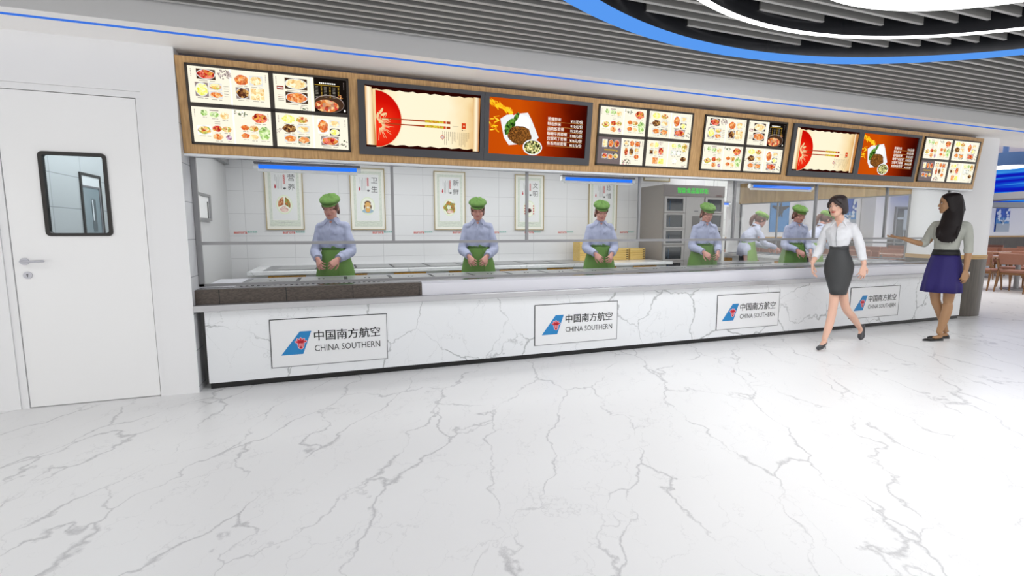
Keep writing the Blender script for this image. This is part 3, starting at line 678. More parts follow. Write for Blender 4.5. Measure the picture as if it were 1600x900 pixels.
# ------------------------------------------------------------------ soffit, slatted ceiling, ring lights
mb = MB(); mb.box(-6, 4.01, 2.667, 9.9, 4.105, 2.81); mb.box(-6, 4.140, 2.667, 9.9, 4.56, 2.81); mb.box(-6, 4.105, 2.685, 9.9, 4.140, 2.81)
sof = mb.build('ceiling_soffit', soffit_paint); struct(sof)
mb = MB(); mb.box(-6, 4.004, 2.668, 12, 4.0095, 2.90); mb.box(9.9, 4.0095, 2.668, 12, 4.02, 2.90); struct(mb.build('trim_3', band_paint))
mb = MB(); mb.box(-6, 4.106, 2.664, 12, 4.139, 2.674); tag(mb.build('light_strip', strip_glow), 'thin blue light strip running along the white soffit above the menu boards', 'light strip')
mb = MB(); mb.box(8.8, 4.565, 2.667, 12, 4.9, 2.81); mb.box(9.9, 4.02, 2.667, 12, 4.105, 2.81); mb.box(9.9, 4.140, 2.667, 12, 4.56, 2.81); struct(mb.build('ceiling_soffit_end', soffit_paint))
# ring centres and radii: (x, y, inner radius, outer radius, inward offset of the inner edge)
C1 = (3.195, -.2155, 3.470, 3.706, .0705); C2 = (3.392, .4095, 2.597, 2.688, .0395); C3 = (3.563, 1.094, 0, 1.601)
ZL2, ZL3 = 2.88, 2.96
def slats(mb, cap_mb, z, pitch, phase, ylo, clip):
    n = int((phase-ylo)/pitch)
    for i in range(n+1):
        y = phase-pitch*i
        for x0, x1 in clip(y):
            if x1-x0 > .03:
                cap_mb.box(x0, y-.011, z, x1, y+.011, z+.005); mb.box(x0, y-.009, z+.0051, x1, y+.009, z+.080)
XL, XR = -6, 14
def clip1(y):
    d = (y-C1[1]); r = C1[3]-.02
    if abs(d) >= r: return [(XL, XR)]
    w_ = math.sqrt(r*r-d*d); return [(XL, C1[0]-w_), (C1[0]+w_, XR)]
def clipc(cx, cy, r, inner=None):
    def f(y):
        if abs(y-cy) >= r: return []
        w_ = math.sqrt(r*r-(y-cy)**2); o = [(cx-w_, cx+w_)]
        if inner and abs(y-inner[1]) < inner[2]:
            v = math.sqrt(inner[2]**2-(y-inner[1])**2); o = [(cx-w_, inner[0]-v), (inner[0]+v, cx+w_)]
        return o
    return f
mb = MB(); cp_ = MB()
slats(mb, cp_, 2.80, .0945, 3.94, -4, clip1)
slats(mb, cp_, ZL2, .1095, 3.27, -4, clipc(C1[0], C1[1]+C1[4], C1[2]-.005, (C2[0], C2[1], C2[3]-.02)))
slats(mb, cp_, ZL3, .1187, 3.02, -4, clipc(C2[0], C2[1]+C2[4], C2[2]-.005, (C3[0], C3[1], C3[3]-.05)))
sl = struct(mb.build('ceiling_slats', mat('slat_shaded_sides', '#858482', .55))); cp_.build('slat_edge', slat_lit_edge, sl)  # sides coloured darker than the edges to imitate shade between slats
def plate_with_hole(mb, z0, z1, x0, y0, x1, y1, cx, cy, r, n=96):
    """rectangular plate with a round hole"""
    rings = []
    for z in (z0, z1):
        inn = [mb.bm.verts.new((cx+r*math.cos(2*PI*i/n), cy+r*math.sin(2*PI*i/n), z)) for i in range(n)]; o = []
        for i in range(n):
            a = 2*PI*i/n; c, s_ = math.cos(a), math.sin(a)
            k = min(((x1-cx)/c if c > 1e-6 else (x0-cx)/c if c < -1e-6 else 1e9), ((y1-cy)/s_ if s_ > 1e-6 else (y0-cy)/s_ if s_ < -1e-6 else 1e9))
            o.append(mb.bm.verts.new((cx+k*c, cy+k*s_, z)))
        rings.append((inn, o))
    for inn, o in rings:
        for i in range(n): mb._f([inn[i], inn[(i+1) % n], o[(i+1) % n], o[i]])
    (i0, o0), (i1, o1) = rings
    for i in range(n): mb._f([i0[i], i0[(i+1) % n], i1[(i+1) % n], i1[i]])
    return mb
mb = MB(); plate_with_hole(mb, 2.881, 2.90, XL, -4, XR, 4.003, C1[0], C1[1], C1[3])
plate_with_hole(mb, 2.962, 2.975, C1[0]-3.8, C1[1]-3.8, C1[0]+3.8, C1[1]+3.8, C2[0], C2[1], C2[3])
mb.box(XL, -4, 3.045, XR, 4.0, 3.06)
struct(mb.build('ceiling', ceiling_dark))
ring_dark = mat('ring_dark', '#26272b', .25, .3)
t = empty('ring_light', (C1[0], C1[1], 2.80)); tag(t, 'large blue glowing ring light in the slatted ceiling', 'ring light')
mb = MB(); mb.annulus(C1[0], C1[1], 2.801, 2.961, C1[2], C1[3], dy=C1[4]); under(mb.build('rim', ring_dark, t), t)
mb = MB(); mb.annulus(C1[0], C1[1], 2.7985, 2.8005, C1[2], C1[3], dy=C1[4]); o = under(mb.build('diffuser', blue_glow, t), t); part_label(o, 'blue glowing band')
t = empty('ring_light', (C2[0], C2[1], ZL2)); tag(t, 'thin white glowing ring light inside the blue ring', 'ring light')
mb = MB(); mb.annulus(C2[0], C2[1], ZL2+.001, 3.04, C2[2], C2[3], dy=C2[4]); under(mb.build('rim', ring_dark, t), t)
mb = MB(); mb.annulus(C2[0], C2[1], ZL2-.0015, ZL2+.0005, C2[2], C2[3], dy=C2[4]); o = under(mb.build('diffuser', ring_glow, t), t); part_label(o, 'white glowing band')
t = empty('disc_light', (C3[0], C3[1], 2.93)); tag(t, 'round white ceiling light panel in the middle of the ring lights', 'ceiling light')
mb = MB(); mb.cyl((C3[0], C3[1], 2.941), C3[3], .10, n=128); under(mb.build('housing', ring_dark, t), t)
mb = MB(); mb.cyl((C3[0], C3[1], 2.93), C3[3]-.005, .0105, n=128); under(mb.build('diffuser', white_glow, t), t)
# ------------------------------------------------------------------ column
cl = empty('column', (9.175, 5.0, 0)); struct(cl)
def loc(o): o.location = (0, 0, 0); return o
mb = MB(); mb.cyl((0, 0, .94), .485, 2.0, n=72); mb.build('shaft', white_paint, cl, auto=40)
mb = MB(); mb.cyl((0, 0, .88), .497, .06, n=72); mb.build('oak_band', light_oak, cl, auto=40)
mb = MB(); mb.cyl((0, 0, 0), .470, .88, n=72, r2=.492); mb.build('dark_cladding', dark_panel, cl, auto=40)
# ------------------------------------------------------------------ kitchen: back counter, posters, tubes, cabinet
bc = empty('back_counter', (2.0, 6.8, 0)); tag(bc, 'white marble work counter against the tiled back wall behind the kitchen staff', 'counter')
white_marble = marble('white_marble', '#e8e9ea', '#a9adac', 1.8, (0, 0, .3), (1, 1, 1), .014, .5, .15, seed=9)
amber = food_mat('amber_lattice', ['#8a5a14', '#c98f24', '#b07a1c', '#6b430e'], 60, 1); amber = mat('amber_shelf', '#b5811c', .4, var=.35, vscale=60)
mb = MB(); mb.box(-1.02, 6.30, .784, 4.93, 7.30, .83); under(mb.build('worktop', white_marble, bc, bevel=.006), bc)
mb = MB(); mb.box(-.98, 6.36, .10, 4.85, 7.30, .784); under(mb.build('cabinet_body', mat('back_body', '#d2d3d0', .35, .1), bc), bc)
mb = MB(); mb.box(-.95, 6.33, .655, 4.85, 6.36, .73); under(mb.build('shelf_rail', steel, bc), bc)
for x in (-.80, -.085, .655, 1.37, 2.085, 2.80, 3.515, 4.24):
    mb = MB()
    mb.box(x, 6.33, .735, x+.41, 6.358, .772); o = under(mb.build('amber_insert', amber, bc), bc); part_label(o, 'amber brown slatted insert')
mb = MB(); mb.box(-.86, 6.40, .8305, 3.55, 7.22, .834); under(mb.build('inset_top', mat('inset_steel', '#77787a', .3, .2), bc), bc)
for i in range(9):
    x0 = -.72+i*.47
    mb = MB(); mb.box(x0, 6.44, .8345, x0+.43, 7.12, .838); l = under(mb.build('well_lid', lid_m, bc), bc)
    g = MB(); g.box(x0+.435, 6.43, .8345, x0+.46, 7.12, .8352); g.build('lid_gap', gap_m, l)
# bamboo boxes
bam = wood('bamboo', '#c9a552', '#dfc27a', (3, 60, 60), .5)
def bamboo(x0, x1, z1, lab, slots):
    t = empty('bamboo_box', ((x0+x1)/2, 7.0, .831))
    mb = MB(); hw = (x1-x0)/2; mb.box(-hw, -.12, 0, hw, .12, z1-.831); mb.build('box_body', bam, t, bevel=.004)
    mb = MB(); n = int((z1-.831)/.035)
    for k in range(n): mb.box(-hw-.001, -.122, .012+k*.035, hw+.001, -.1202, .016+k*.035)
    mb.build('slat_line', mat('bamboo_line', '#a8843a', .6), t)
    if slots:
        for k in range(5): mb = MB(); mb.box(hw-.05, -.1235, .018+k*.034, hw-.012, -.1225, .030+k*.034); mb.build('slot', mat('slot_dark', '#3a2c16', .7), t)
    return tag(t, lab, 'box')
bamboo(3.60, 3.92, 1.14, 'tall yellow bamboo box on the back counter behind the third cook', False)
bamboo(4.12, 4.50, 1.02, 'yellow bamboo box with slots, directly right of the third cook', True)
bamboo(4.53, 4.82, 1.02, 'yellow bamboo box with slots, next to the grey cabinet', True)
# posters
gold_frame = mat('gold_frame', '#b0a17c', .45, .1); mount = mat('poster_mount', '#ecebe2', .6); pat = mat('poster_pattern', '#d3d9cc', .6, var=.12, vscale=60)
paper = mat('poster_paper', '#e4e5e4', .6); pgrey = mat('poster_grey', '#9a9a9a', .7); pink_ = mat('poster_ink', '#4c4c4c', .7); pred = mat('poster_red', '#c22c3a', .6); pgreen = mat('pale_green', '#dfe8cc', .6); pgreen2 = mat('pale_green_2', '#eef1e2', .6)
def pf(name, cols, sc=60):
    m = food_mat(name, cols, sc, 1.0); nt = m.node_tree
    e = [n for n in nt.nodes if n.type == 'EMISSION'][0]; r = [n for n in nt.nodes if n.type == 'VALTORGB'][0]; out = [n for n in nt.nodes if n.type == 'OUTPUT_MATERIAL'][0]
    b = nt.nodes.new('ShaderNodeBsdfPrincipled'); b.inputs['Roughness'].default_value = .6; nt.links.new(r.outputs[0], b.inputs['Base Color']); nt.links.new(b.outputs[0], out.inputs[0]); nt.nodes.remove(e); return m
pf_meat = pf('print_meat', ['#b5652e', '#c98a5a', '#e0b48a', '#a04a28']); pf_veg = pf('print_veg', ['#4c7a2c', '#c9b23a', '#7a2c2c', '#8aa84a', '#d9772e']); pf_pink = pf('print_pink', ['#e3b8ae', '#f0dcd4', '#c98a80', '#e9d0c4'])
pbrown = mat('print_brown', '#6b4428', .6); pskin = mat('print_skin', '#e0ae62', .6); pblue = mat('print_blue', '#9fb8c8', .6); pcream = mat('print_cream', '#f0e2c4', .6); pdark = mat('print_dark', '#4a1a12', .6)
def poster(x0, x1, word, art, lab):
    z0, z1 = 1.32, 2.19; w_ = x1-x0; h_ = z1-z0; t = empty('wall_poster', ((x0+x1)/2, 7.3, z0))
    P = [(-w_/2, 0), (w_/2, 0), (w_/2, h_), (-w_/2, h_)]; Q = [(-w_/2+.012, .012), (w_/2-.012, .012), (w_/2-.012, h_-.012), (-w_/2+.012, h_-.012)]
    frame_mb(P, Q, 'Y', -.025, 0).build('frame', gold_frame, t)
    mb = MB(); mb.box(-w_/2+.012, -.012, .012, w_/2-.012, -.001, h_-.012); mb.build('backing_board', mount, t)
    p = Print(.0008); W, Hh = w_-.024, h_-.024
    p.rect(.035, .035, W-.035, Hh-.035, pat, 1); p.rect(.07, .115, W-.07, Hh-.075, mount, 2); p.rect(.075, .12, W-.075, Hh-.08, paper, 3)
    for q in range(int(W/.028)-3): p.rect(.055+q*.028, .06, .062+q*.028, .067, pgreen, 2)
    for k in range(16): p.rect(W*.32+k*.0105, .085, W*.32+k*.0105+.006, .0885, pgrey, 3)
    x = W*.70; p.vtext(word, x+.004, Hh-.165, .096, pink_, 4, pitch=1.32)
    for k in range(5): p.ell(x-.085, Hh-.135-k*.024, .0125, .0135, pred, 4, n=12); p.ell(x-.085, Hh-.135-k*.024, .006, .006, mount, 5, n=8)
    p.ell(x-.08, Hh-.305, .018, .014, pink_, 4, n=12); p.rect(x-.10, Hh-.300, x-.06, Hh-.296, pgrey, 5)
    p.ell(.12, Hh-.285, .011, .022, pred, 4, n=10); p.ell(.12, Hh-.262, .006, .012, pred, 4, n=8)
    for c in range(5):
        y = Hh-.125-(.03 if c % 2 else 0)
        while y > Hh-.305+(.10 if c == 4 else 0): p.rect(x-.118-c*.019, y-.006, x-.112-c*.019, y, pgrey, 4); y -= .0085
    cx, cy = W*.49, .325
    p.ell(cx, cy, .100, .128, pgreen, 4, n=36); p.ell(cx, cy, .088, .113, pgreen2, 5, n=36); q0 = len(p.V)
    if art == 'pie':
        for a, m_ in ((95, pf_meat), (-25, pf_veg), (215, pf_pink)):
            A = math.radians(a); P = [(cx+.004*math.cos(A+1), cy+.004*math.sin(A+1))]+[(cx+.058*math.cos(A+i*.2), cy+.080*math.sin(A+i*.2)) for i in range(10)]; p.poly(P, m_, 6)
    elif art == 'girl':
        p.ell(cx, cy-.055, .058, .024, pblue, 6); p.ell(cx, cy-.04, .025, .03, pskin, 7); p.ell(cx, cy+.01, .029, .034, pskin, 8); p.ell(cx, cy+.032, .033, .026, pbrown, 7); p.ell(cx-.033, cy-.01, .007, .024, pbrown, 7); p.ell(cx+.033, cy-.01, .007, .024, pbrown, 7); p.ell(cx+.002, cy-.015, .013, .012, pcream, 9)
    elif art == 'salad': p.ell(cx, cy, .062, .072, pf_veg, 6, wob=.25); p.ell(cx-.01, cy, .024, .024, pgreen, 7, wob=.2); p.ell(cx, cy-.05, .04, .02, pf_pink, 7, wob=.2)
    elif art == 'wine':
        p.ell(cx, cy+.02, .032, .045, mount, 6); p.ell(cx, cy-.022, .028, .026, pdark, 7)
        for k in range(7): p.ell(cx-.055+.004*(k % 2), cy+.035-k*.016, .010, .008, pf_pink if k % 2 else pred, 7, n=8); p.ell(cx+.055, cy+.035-k*.016, .010, .008, pf_pink if k % 2 else pred, 7, n=8)
    else:
        p.poly([(cx-.045, cy+.03), (cx+.045, cy+.03), (cx+.034, cy-.06), (cx-.034, cy-.06)], pbrown, 6); p.ell(cx, cy+.032, .046, .022, pcream, 7); p.ell(cx, cy-.058, .034, .012, pbrown, 6)
    p.V[q0:] = [(cx+(v[0]-cx)*1.32, cy+(v[1]-cy)*1.28, v[2]) for v in p.V[q0:]]
    p.build('artwork', face_south(-w_/2+.012, -.0125, .012), t)
    return tag(t, lab, 'poster', 'framed canteen posters on the tiled wall')
for a in ((-.905, -.43, '营养', 'pie', 'framed wall poster with food pie chart, leftmost on the tiled wall'), (.178, .656, '卫生', 'girl', 'framed wall poster of a girl in pigtails beside the first cook'), (1.365, 1.845, '新鲜', 'salad', 'framed wall poster of a mixed salad left of the second cook'),
          (2.648, 3.147, '文明', 'wine', 'framed wall poster of a red drink right of the second cook'), (3.96, 4.50, '珍惜', 'cup', 'framed wall poster of a brown cup above the third cook')): poster(*a)
mb = MB()
t5 = empty('wall_poster', (5.30, 7.3, 2.19)); 
frame_mb([(-.27, -.02), (.27, -.02), (.27, .30), (-.27, .30)], [(-.255, -.005), (.255, -.005), (.255, .285), (-.255, .285)], 'Y', -.025, 0).build('frame', gold_frame, t5)
mb = MB(); mb.box(-.255, -.012, -.005, .255, -.001, .285); mb.build('backing_board', mount, t5); tag(t5, 'bottom of a framed poster hanging above the grey sample cabinet', 'poster')
# wall lettering strip
ared = mat('letter_red', '#cf4a3c', .5); ateal = mat('letter_teal', '#3fae9c', .5)
k = 0
for i in range(11):
    x = -1.30+.5885*i
    if x > 4.8: break
    p = Print(.0004); p.text('aurora', 0, 0, .058, ared, 1, bold=.0012, align='LEFT', sx=1.0); p.text('震旦家具', .160, .001, .030, ateal, 1, align='LEFT')
    for q in range(12): p.rect(.045+q*.0195, -.030, .049+q*.0195, -.026, ateal if q > 7 else pgrey, 1)
    o = p.build('wall_lettering', face_south(x, 7.2985, 1.287))
    tag(o, ['red and teal wall lettering %s' % s_ for s_ in ('nearest the left kitchen corner', 'under the pie chart poster', 'behind the first cook', 'under the girl poster', 'just right of the first glass post', 'left of the second cook', 'right of the second cook', 'under the red drink poster', 'between the red drink poster and the third cook', 'behind the third cook', 'right of the brown cup poster')][i], 'lettering', 'brand lettering repeated on the tiled wall')
# small tubes under the bulkhead
clear_plastic = mat('clear_plastic', '#eef0f1', .25, 0)
def tube_lamp(x0, x1, y, z, lab):
    t = empty('blue_tube_lamp', ((x0+x1)/2, y, z)); h = (x1-x0)/2
    mb = MB(); mb.box(-h, -.03, .022, h, .03, .04); mb.build('bracket', grey_trim, t)
    mb = MB(); mb.cyl((-h+.03, 0, 0), .018, 2*h-.06, axis='X', n=20); o = mb.build('tube', tube_glow, t, auto=40); part_label(o, 'glowing blue tube')
    for s_ in (-1, 1):
        mb = MB(); mb.cyl((s_*h*.7, 0, .04), .004, 2.4-z-.04, n=8); mb.build('hanger_rod', grey_trim, t)
        mb = MB(); mb.cyl((s_*(h-.015)-.02, 0, 0), .027, .04, axis='X', n=20); mb.build('end_cap', clear_plastic, t, auto=40)
    mb = MB(); mb.box(-h+.03, -.022, -.046, h-.03, .022, -.025); mb.build('reflector', clear_plastic, t)
    return tag(t, lab, 'lamp', 'blue tube lamps hanging inside the kitchen glass')
tube_lamp(-.69, .225, 4.98, 1.882, 'blue tube lamp above the first cook')
tube_lamp(2.36, 3.30, 4.98, 1.882, 'blue tube lamp above the third cook')
tube_lamp(5.05, 6.15, 4.98, 1.882, 'blue tube lamp above the fifth cook')
# sample cabinet
cb = empty('sample_cabinet', (5.60, 6.97, 0)); tag(cb, 'tall grey food sample cabinet with glass doors and green lit characters', 'cabinet')
cab = mat('cabinet_grey', '#9b9590', .35, .3); cabd = mat('cabinet_door', '#a6a3a1', .3, .35); dark_gl = mat('door_glass', '#1c2128', .08, 0, .8); led = emis('led_green', '#35e045', 1.1)
mb = MB(); mb.box(-.63, -.32, 0, .60, .33, 2.05); mb.build('cabinet_body', cab, cb)
mb = MB(); mb.box(-.63, -.332, 1.87, .60, -.32, 2.05); mb.build('header_panel', mat('header', '#7f7876', .3, .3), cb)
p = Print(.0006); [p.text('智能食品留样柜', -.06+q, 0, .098, led, 1+q*50, fitw=.62) for q in (0, .003)]; p.rect(.42, -.07, .54, -.055, pdark, 1); p.build('led_text', face_south(.0, -.3325, 1.955), cb)
def cdoor(x0, x1, z0, z1):
    o = frame_mb([(x0, z0), (x1, z0), (x1, z1), (x0, z1)], [(x0+.04, z0+.025), (x1-.05, z0+.025), (x1-.05, z1-.025), (x0+.04, z1-.025)], 'Y', -.345, -.321).build('glass_door', cabd, cb)
    mb = MB(); mb.box(x0+.04, -.333, z0+.025, x1-.05, -.330, z1-.025); mb.build('door_glass', dark_gl, o)
    mb = MB()
    for r_ in range(4): mb.cyl((x0+.06, -.336, z0+.06+r_*.03), .004, .003, axis='Y', n=6); mb.cyl((x0+.075, -.336, z0+.06+r_*.03), .004, .003, axis='Y', n=6)
    mb.box(x0+.105, -.337, z0+.04, x0+.112, -.3335, z1-.06); mb.build('door_mark', mat('mark_blue', '#3a5a78', .4), o)
for k in range(6):
    z1 = 1.855-.262*k; cdoor(-.615, -.205, z1-.25, z1); cdoor(.195, .585, z1-.25, z1)
mb = MB(); mb.box(-.19, -.334, .25, .17, -.321, 1.86); mp_ = mb.build('middle_door', cabd, cb)
mb = MB(); mb.box(-.06, -.337, .85, .10, -.3345, 1.55); mb.box(-.05, -.338, .86, .09, -.3375, 1.54); mb.build('screen_frame', mat('dark_grey', '#6b6866', .3), mp_)
mb = MB(); mb.box(-.02, -.337, 1.62, .06, -.3345, 1.64); mb.build('name_plate', grey_trim, mp_)
# white tiled pier right of the cabinet with shelf gaps
pr_ = empty('tiled_pier', (7.0, 7.9, 0)); struct(pr_); pr_.name = 'wall_pier'
mb = MB(); mb.box(-.35, -.2, 0, .25, .3, 2.4); mb.build('pier_tiles', tile('tile_pier', '#e6e7e4', '#bfc0be', .59, .30, 0, .02), pr_)
mb = MB(); mb.box(-.34, -.203, 1.60, -.05, -.2, 1.615); mb.box(-.34, -.203, 1.30, -.06, -.2, 1.315); mb.build('gap', black_gloss, pr_)
tube_lamp(6.40, 6.85, 7.2, 1.80, 'short blue tube lamp just right of the grey cabinet')
# side counter along the right side
sc = empty('side_counter', (8.3, 6.6, 0)); tag(sc, 'white topped side counter with amber panels running back to the dining hall', 'counter')
mb = MB(); mb.box(7.9, 5.45, .78, 8.66, 8.7, .83); under(mb.build('worktop', white_marble, sc), sc)
mb = MB(); mb.box(7.95, 5.45, 0, 8.62, 8.7, .78); under(mb.build('cabinet_body', white_marble, sc), sc)
for y in (5.9, 6.7, 7.5, 8.2):
    mb = MB(); mb.box(7.935, y, .25, 7.949, y+.42, .73); o = under(mb.build('amber_insert', amber, sc), sc)
mb = MB(); mb.box(8.2, 5.45, .8305, 8.6, 8.6, .836); under(mb.build('inset_top', mat('inset_steel', '#77787a', .3, .2), sc), sc)
tb = empty('prep_table', (6.15, 6.25, 0)); tag(tb, 'beige stainless prep table between the fourth and sixth cooks', 'table')
mb = MB(); mb.box(-.5, -.22, .74, .52, .3, .80); mb.build('table_top', steel, tb, bevel=.004)
mb = MB(); mb.box(-.48, -.2, .04, .50, .28, .739); mb.build('table_body', mat('beige_steel', '#b3a79b', .35, .3), tb)
# side screen with oak fascia (direction slightly turned)
A = Vector((9.0, 5.45, 0)); B_ = Vector((8.62, 8.75, 0)); dv = (B_-A).normalized(); nn = Vector((dv.y, -dv.x, 0))
def side_box(mb, s0, s1, t0, t1, z0, z1):
    q = [A+dv*s+nn*t for s, t in ((s0, t0), (s1, t0), (s1, t1), (s0, t1))]
    lo = [mb.bm.verts.new((v.x, v.y, z0)) for v in q]; hi = [mb.bm.verts.new((v.x, v.y, z1)) for v in q]
    mb._f(lo[::-1]); mb._f(hi)
    for i in range(4): mb._f([lo[i], lo[(i+1) % 4], hi[(i+1) % 4], hi[i]])
    return mb
Ls = (B_-A).length
ss = empty('side_screen', tuple(A)); tag(ss, 'grey framed glass side screen under an oak fascia facing the dining hall', 'glass screen')
under(side_box(MB(), 0, Ls, -.03, .12, 1.915, 2.36).build('oak_fascia', fascia_wood, ss), ss)
mb = side_box(MB(), 0, Ls, -.01, .03, 1.895, 1.915); side_box(mb, 0, Ls, 0, .03, 1.09, 1.115); side_box(mb, 0, Ls, 0, .03, .83, .85); under(mb.build('rail', grey_metal, ss), ss)
for s_ in (.03, 1.25, 2.4, Ls-.03): under(side_box(MB(), s_-.014, s_+.014, 0, .03, .85, 1.895).build('mullion', grey_metal, ss), ss)
under(side_box(MB(), .05, Ls-.05, .013, .017, .85, 1.895).build('pane', clear_glass, ss), ss)
mb = side_box(MB(), 0, Ls, -.03, .14, 2.36, 3.3); side_box(mb, Ls-.02, Ls+.3, -.03, .14, 0, 3.3); struct(mb.build('wall_side_upper', white_paint))
# ------------------------------------------------------------------ dining hall beyond
FW = 12.0
mb = MB(); mb.box(6.5, FW, 0, 34, FW+.2, 3.6); mb.box(33.8, 2, 0, 34, FW, 3.6); struct(mb.build('wall_far', white_paint))
mb = MB(); mb.box(6.5, FW-.03, .1, 34, FW, 1.06); struct(mb.build('trim_4', dark_panel))
mb = MB(); mb.box(6.5, FW-.045, 1.06, 34, FW, 1.12); struct(mb.build('trim_5', light_oak))
mb = MB(); mb.box(6.5, 9.3, 3.3, 34, FW, 3.4); mb.box(9.9, 4.9, 3.3, 34, 9.3, 3.4); mb.box(12, 4.0, 3.3, 34, 4.9, 3.4); struct(mb.build('ceiling_dining', white_paint))
mb = MB(); mb.box(17.2, FW-.5, 0, 17.9, FW-.02, 3.3); mb.box(20.5, FW-.35, 0, 21.0, FW-.02, 3.3); struct(mb.build('wall_pilaster', white_paint))
sky_b = mat('poster_sky', '#4f8fc9', .5, var=.1, vscale=3); sky_d = mat('poster_deep', '#2a5cb8', .5, var=.25, vscale=5); jet_g = mat('jet_grey', '#3c3f44', .5, var=.2, vscale=20); cloud = mat('cloud_white', '#dfe9f2', .6)
def jet(p, cx, cy, s, m_):
    def q(L): p.poly([(cx+a*s, cy+b*s) for a, b in L], m_, 32+len(p.F) % 6)
    q([(-.03, -.3), (.03, -.3), (.045, .1), (0, .48), (-.045, .1)])
    q([(-.04, .08), (-.48, .12), (-.50, .06), (-.05, -.16)]); q([(.04, .08), (.48, .12), (.50, .06), (.05, -.16)])
    q([(-.07, -.05), (-.11, -.38), (-.07, -.40), (-.02, -.2)]); q([(.07, -.05), (.11, -.38), (.07, -.40), (.02, -.2)])
    q([(-.05, .05), (-.12, .02), (-.14, -.2), (-.05, -.25)]); q([(.05, .05), (.12, .02), (.14, -.2), (.05, -.25)])
def hall_poster(x0, x1, z0, z1, y, kind, lab):
    t = empty('aircraft_poster', ((x0+x1)/2, y, z0)); w_ = (x1-x0)/2; h_ = z1-z0
    mb = MB(); mb.box(-w_, -.03, 0, w_, 0, h_); mb.build('board', sky_b if kind == 0 else sky_d, t)
    p = Print(.0008)
    if kind == 0: jet(p, 0, h_*.62, .72, jet_g)
    else:
        R = random.Random(kind)
        p.rect(-w_, h_*.22, w_, h_*.45, sky_b, 1)
        for k in range(16):
            side = -1 if k % 2 else 1; p.ell(side*w_*R.uniform(.45, .85), h_*R.uniform(.34, .78), w_*R.uniform(.10, .22), h_*R.uniform(.03, .06), cloud, 2+k, n=14)
        p.rect(-w_, 0, w_, h_*.26, mat('poster_runway', '#a9b4bd', .6), 30)
        jet(p, 0, h_*.34, .42, cloud)
        p.ell(0, h_*.33, .08, .05, mat('jet_nose', '#8fa2b4', .5), 40)
    p.build('print', face_south(0, -.031, 0), t)
    return tag(t, lab, 'poster')
hall_poster(13.06, 13.86, 1.28, 2.5, FW-.001, 0, 'blue wall poster of a grey fighter jet on the dining hall wall')
hall_poster(16.25, 16.95, 1.35, 2.7, FW-.001, 3, 'blue sky and cloud poster behind the walking woman')
hall_poster(24.95, 25.85, 1.28, 2.54, FW-.001, 4, 'blue poster with a white aircraft on the wall right of the column')
hall_poster(27.2, 28.1, 1.28, 2.54, FW-.001, 5, 'blue poster at the right edge of the far dining wall')
w = empty('door_2', (19.5, FW, 0)); struct(w)
frame_mb([(-.55, 0), (.5, 0), (.5, 2.18), (-.55, 2.18)], [(-.48, .05), (.43, .05), (.43, 2.12), (-.48, 2.12)], 'Y', -.06, .0).build('door_frame', grey_metal, w)
mb = MB(); mb.box(-.48, -.05, .05, .43, -.03, 2.12); mb.build('dark_glass', mat('dark_door_glass', '#3f464c', .15, var=.5, vscale=4), w)
mb = MB(); mb.box(-.12, -.06, 1.35, .28, -.051, 2.08); mb.box(-.45, -.06, 1.72, -.1, -.051, 1.80); mb.box(-.06, -.06, .9, -.03, -.051, 1.4); mb.box(-.14, -.06, .5, .18, -.051, .56); mb.build('notice_paper', mat('paper_pale', '#c9d4d8', .5), w)
# blue ceiling feature and drum lamp
gal, nt, out = newmat('galaxy_blue'); L = nt.links
tc = nt.nodes.new('ShaderNodeTexCoord'); mp = nt.nodes.new('ShaderNodeMapping'); mp.inputs['Scale'].default_value = (.12, .12, 5); L.new(tc.outputs['Object'], mp.inputs[0])
nz = nt.nodes.new('ShaderNodeTexNoise'); nz.inputs['Scale'].default_value = 1.6; nz.inputs['Detail'].default_value = 4; L.new(mp.outputs[0], nz.inputs[0])
r = ramp(nt, [(.25, '#1a1296'), (.42, '#0d1fc0'), (.52, '#1450cc'), (.60, '#3f9be8'), (.7, '#0d2ab0')]); L.new(nz.outputs[0], r.inputs[0])
e = nt.nodes.new('ShaderNodeEmission'); L.new(r.outputs[0], e.inputs[0]); e.inputs[1].default_value = 1; L.new(e.outputs[0], out.inputs[0]); MATS['galaxy'] = gal
t = empty('light_wall_band', (22, 7.1, 2.36)); tag(t, 'curved bright blue backlit band under the dining hall ceiling', 'light panel')
mb = MB(); mb.annulus(0, 0, 0, .93, 4.55, 4.6, n=120); mb.build('glowing_band', gal, t)
mb = MB(); mb.annulus(0, 0, -.18, -.001, 4.0, 4.75, n=120); o = mb.build('grey_rim', mat('rim_grey', '#8d8e90', .6), t)
for k in range(4): mb = MB(); a = PI/4+k*PI/2; mb.cyl((4.4*math.cos(a), 4.4*math.sin(a), 0), .02, .93, n=8); mb.build('hanger', grey_metal, t)
t = empty('drum_lamp', (13.62, 6.5, 2.66)); tag(t, 'round dark blue drum ceiling lamp beside the column', 'ceiling lamp')
mb = MB(); mb.cyl((0, 0, .015), .48, .26, n=64); mb.build('shade', mat('drum_blue', '#2f4f7c', .5), t, auto=40)
mb = MB(); mb.cyl((0, 0, 0), .36, .0149, n=48); mb.build('diffuser', white_glow, t)
mb = MB(); mb.cyl((0, 0, .275), .05, .36, n=16); mb.build('stem', mat('drum_blue', '#2f4f7c', .5), t)
